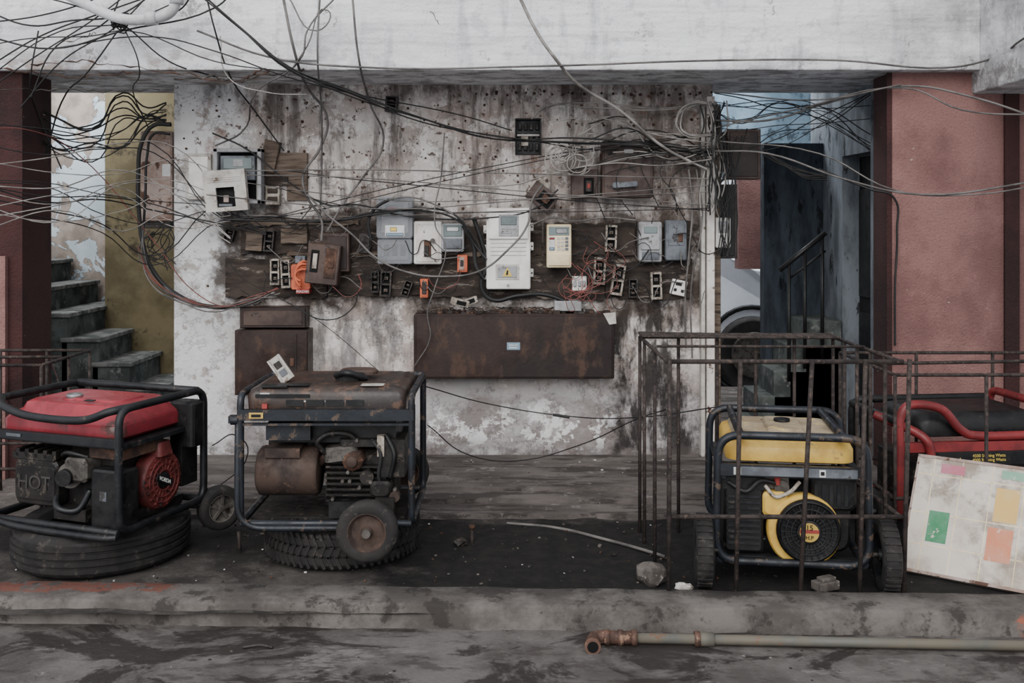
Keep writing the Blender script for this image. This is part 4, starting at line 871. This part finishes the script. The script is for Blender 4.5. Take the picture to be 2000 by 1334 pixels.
bar(k,(x0,5.0,zt+.01),(x1,5.02,zt+.01));bar(k,(x1,5.1,zt),(x1,5.1,.02));k.done('rebar_security_cage')
# ---------------------------------------------------------------- checkered board leaning
bl=Vector((XX(1758,4.26),4.26,.0));br=Vector((XX(2000,3.985),3.985,0));ux=(br-bl).normalized();tl=P(1797,890,4.44)
uy=(tl-bl);hgt=uy.length;uy.normalize();nz=ux.cross(uy).normalized()
if nz.y>0:nz=-nz
Lb=.6;k=B()
def bp(u,v,w=0): return bl+ux*(u*Lb)+uy*(v*hgt)+nz*w
def slab(u0,v0,u1,v1,w0,w1,mat):
    c=[bp(u,v,w) for w in(w0,w1) for u,v in((u0,v0),(u1,v0),(u1,v1),(u0,v1))]
    k.add(c,[(0,3,2,1),(4,5,6,7),(0,1,5,4),(1,2,6,5),(2,3,7,6),(3,0,4,7)],mat)
slab(0,0,1,1,0,.028,CHK)
PG=patch('print_green',(60,146,96));PY=patch('print_yellow',(218,176,88));PO=patch('print_orange',(216,130,92));PR=patch('print_pink',(196,108,126));PTE=patch('print_teal',(126,176,146))
for u0,v0,u1,v1,m in((.14,.27,.275,.53,PG),(.55,.52,.70,.80,PY),(.53,.2,.69,.47,PO),(.17,.86,.33,.94,PR),(.84,.24,.97,.5,PTE),(.84,.55,.97,.83,PO),(.57,.88,.75,.95,PTE)):
    slab(u0,v0,u1,v1,.028,.029,m)
for v in(.235,.50,.83): slab(.02,v,.98,v+.008,.028,.0285,CREAM)
for u in(.12,.31,.51,.72,.82): slab(u,.02,u+.006,.98,.028,.0285,CREAM)
slab(.0,.0,1,.025,.028,.031,PRUST);slab(0,0,.014,1,.028,.031,PRUST);slab(0,.975,1,1,.028,.031,PRUST)
k.done('checkered_panel_board',.002)
# ---------------------------------------------------------------- pipe on floor
k=B();zc=-.06+.024
pA=Vector((XX(1180,3.66),3.665,zc));pB=Vector((2.3,3.57,zc))
dr=(pB-pA).normalized()
k.cyl(pA,pB,.018,PIPE);k.cyl(pA,pA+dr*.12,.024,BRASS);k.cyl(pA+dr*.12,pA+dr*.35,.016,BRASS)
for t in(.0,.05,.1,.33):k.cyl(pA+dr*t,pA+dr*(t+.02),.028,BRASS)
k.cyl(pA+dr*.33,pA+dr*.40,.025,PIPE)
k.tube(cat([pA+dr*.02,pA-dr*.03+Vector((0,-.004,0)),pA+Vector((-.045,-.035,0)),pA+Vector((-.048,-.07,0))]),.024,BRASS,seg=14)
k.cyl(pA+Vector((-.048,-.06,0)),pA+Vector((-.048,-.085,0)),.029,BRASS);k.cyl(pA+Vector((-.048,-.085,0)),pA+Vector((-.048,-.087,0)),.02,HOLE_SHADE)
k.done('water_pipe')
# ---------------------------------------------------------------- rubble
def rock(name,px,py,d,s,mat,seed,sq=.7):
    bm=bmesh.new();bmesh.ops.create_icosphere(bm,subdivisions=2,radius=s)
    for v in bm.verts:
        f=1+.5*mathutils.noise.noise(v.co*(2.2/s)+Vector((seed,0,0)));v.co=Vector((v.co.x*f*1.2,v.co.y*f,v.co.z*f*sq))
    me=bpy.data.meshes.new(name);bm.to_mesh(me);bm.free();me.materials.append(mat);ob=bpy.data.objects.new(name,me);bpy.context.collection.objects.link(ob)
    p=P(px,py,d);ob.location=(p.x,p.y,s*sq*.7);return ob
rock('rubble_stone',1272,1130,4.12,.055,STONE,3,.9);rock('rubble_stone',1336,1160,4.03,.03,LGREY,5,.6);rock('rubble_stone',900,1070,4.6,.028,DCER,6,.6)
k=B(TR((XX(1612,4.02),4.02,.01))@RO(25,'Z'));k.box((-.05,-.03,0),(.05,.03,.035),STONE);k.box((-.03,-.02,.035),(.04,.02,.05),STONE);k.done('broken_brick',.004)
k=B();rr=random.Random(9)
for i in range(420):
    x=rr.uniform(-2.3,2.2);y=rr.uniform(4.1,4.98);s=rr.uniform(.002,.006)*(1.7 if rr.random()<.05 else 1)
    T=TR((x,y,.002))@RO(rr.uniform(0,360),'Z')@RO(rr.uniform(-30,30),'X');k.box((-s,-s*.7,-s*.4),(s,s*.7,s*.5),rr.choice([STONE,STONE,DCER,DCER,DCER,DCER,RUST] if rr.random()<.93 else [PAPER]),T)
for i in range(60):
    x=rr.uniform(-1.9,2);y=rr.uniform(3.0,3.65);s=rr.uniform(.002,.005);k.box((x-s,y-s,-.06),(x+s,y+s*.7,-.06+s*.6),rr.choice([STONE,DCER,DCER]))
for i in range(60):
    x=rr.uniform(-.9,1.5);y=rr.uniform(5.5,6.0);s=rr.uniform(.002,.007);k.box((x-s,y-s,.06),(x+s,y+s*.7,.062+s*.6),rr.choice([STONE,DCER,PAPER]))
k.done('scattered_debris')
k=B();bar(k,P(922,1080,4.63),(P(922,1028,4.63)),.008);k.cyl(P(922,1032,4.63),P(922,1026,4.63),.014,RUST);k.done('iron_stub')
k=B();bar(k,P(469,1075,4.5),P(466,1038,4.5),.008);k.done('iron_stub')
k=B();k.tube(cat([(-.98,3.62,-.054),(-.92,3.63,-.05),(-.87,3.62,-.054)]),.005,DCER);k.done('wood_splinter')
# ---------------------------------------------------------------- lights, world, camera
w=bpy.data.worlds.new('overcast_sky');bpy.context.scene.world=w;w.use_nodes=True
bg=w.node_tree.nodes['Background'];bg.inputs[0].default_value=(.84,.88,.96,1);bg.inputs[1].default_value=1.15
s=bpy.data.lights.new('overcast_sun','SUN');s.energy=3.9;s.angle=math.radians(60);s.color=(1,.98,.96)
so=bpy.data.objects.new('overcast_sun',s);bpy.context.collection.objects.link(so);so.rotation_euler=Vector((.25,1,-.75)).to_track_quat('-Z','Y').to_euler();so.location=(0,0,5)
def area(nm,loc,dr,e,size):
    a=bpy.data.lights.new(nm,'AREA');a.energy=e;a.size=size;a.color=(.92,.96,1)
    ao=bpy.data.objects.new(nm,a);bpy.context.collection.objects.link(ao);ao.location=loc;ao.rotation_euler=Vector(dr).to_track_quat('-Z','Y').to_euler()
area('stairwell_fill',(-3.3,6.75,2.7),(.3,.5,-.8),40,.8)  # added area light in place of daylight from above left, not a fixture
area('hall_fill',(1.6,7.5,2.85),(.1,.25,-1),30,.6)  # added fill that brightens the blue wall and corridor side
area('yard_fill',(2.0,8.45,3.4),(0,.5,-1),190,1.0)  # added fill above the shaded yard, brightens the car
cd=bpy.data.cameras.new('camera');cd.sensor_width=36;cd.lens=F/2000*36;cd.shift_y=-(667-HY)/2000;cd.clip_start=.05
co=bpy.data.objects.new('camera',cd);bpy.context.collection.objects.link(co);co.location=(0,0,H);co.rotation_euler=(math.pi/2,0,0)
bpy.context.scene.camera=co
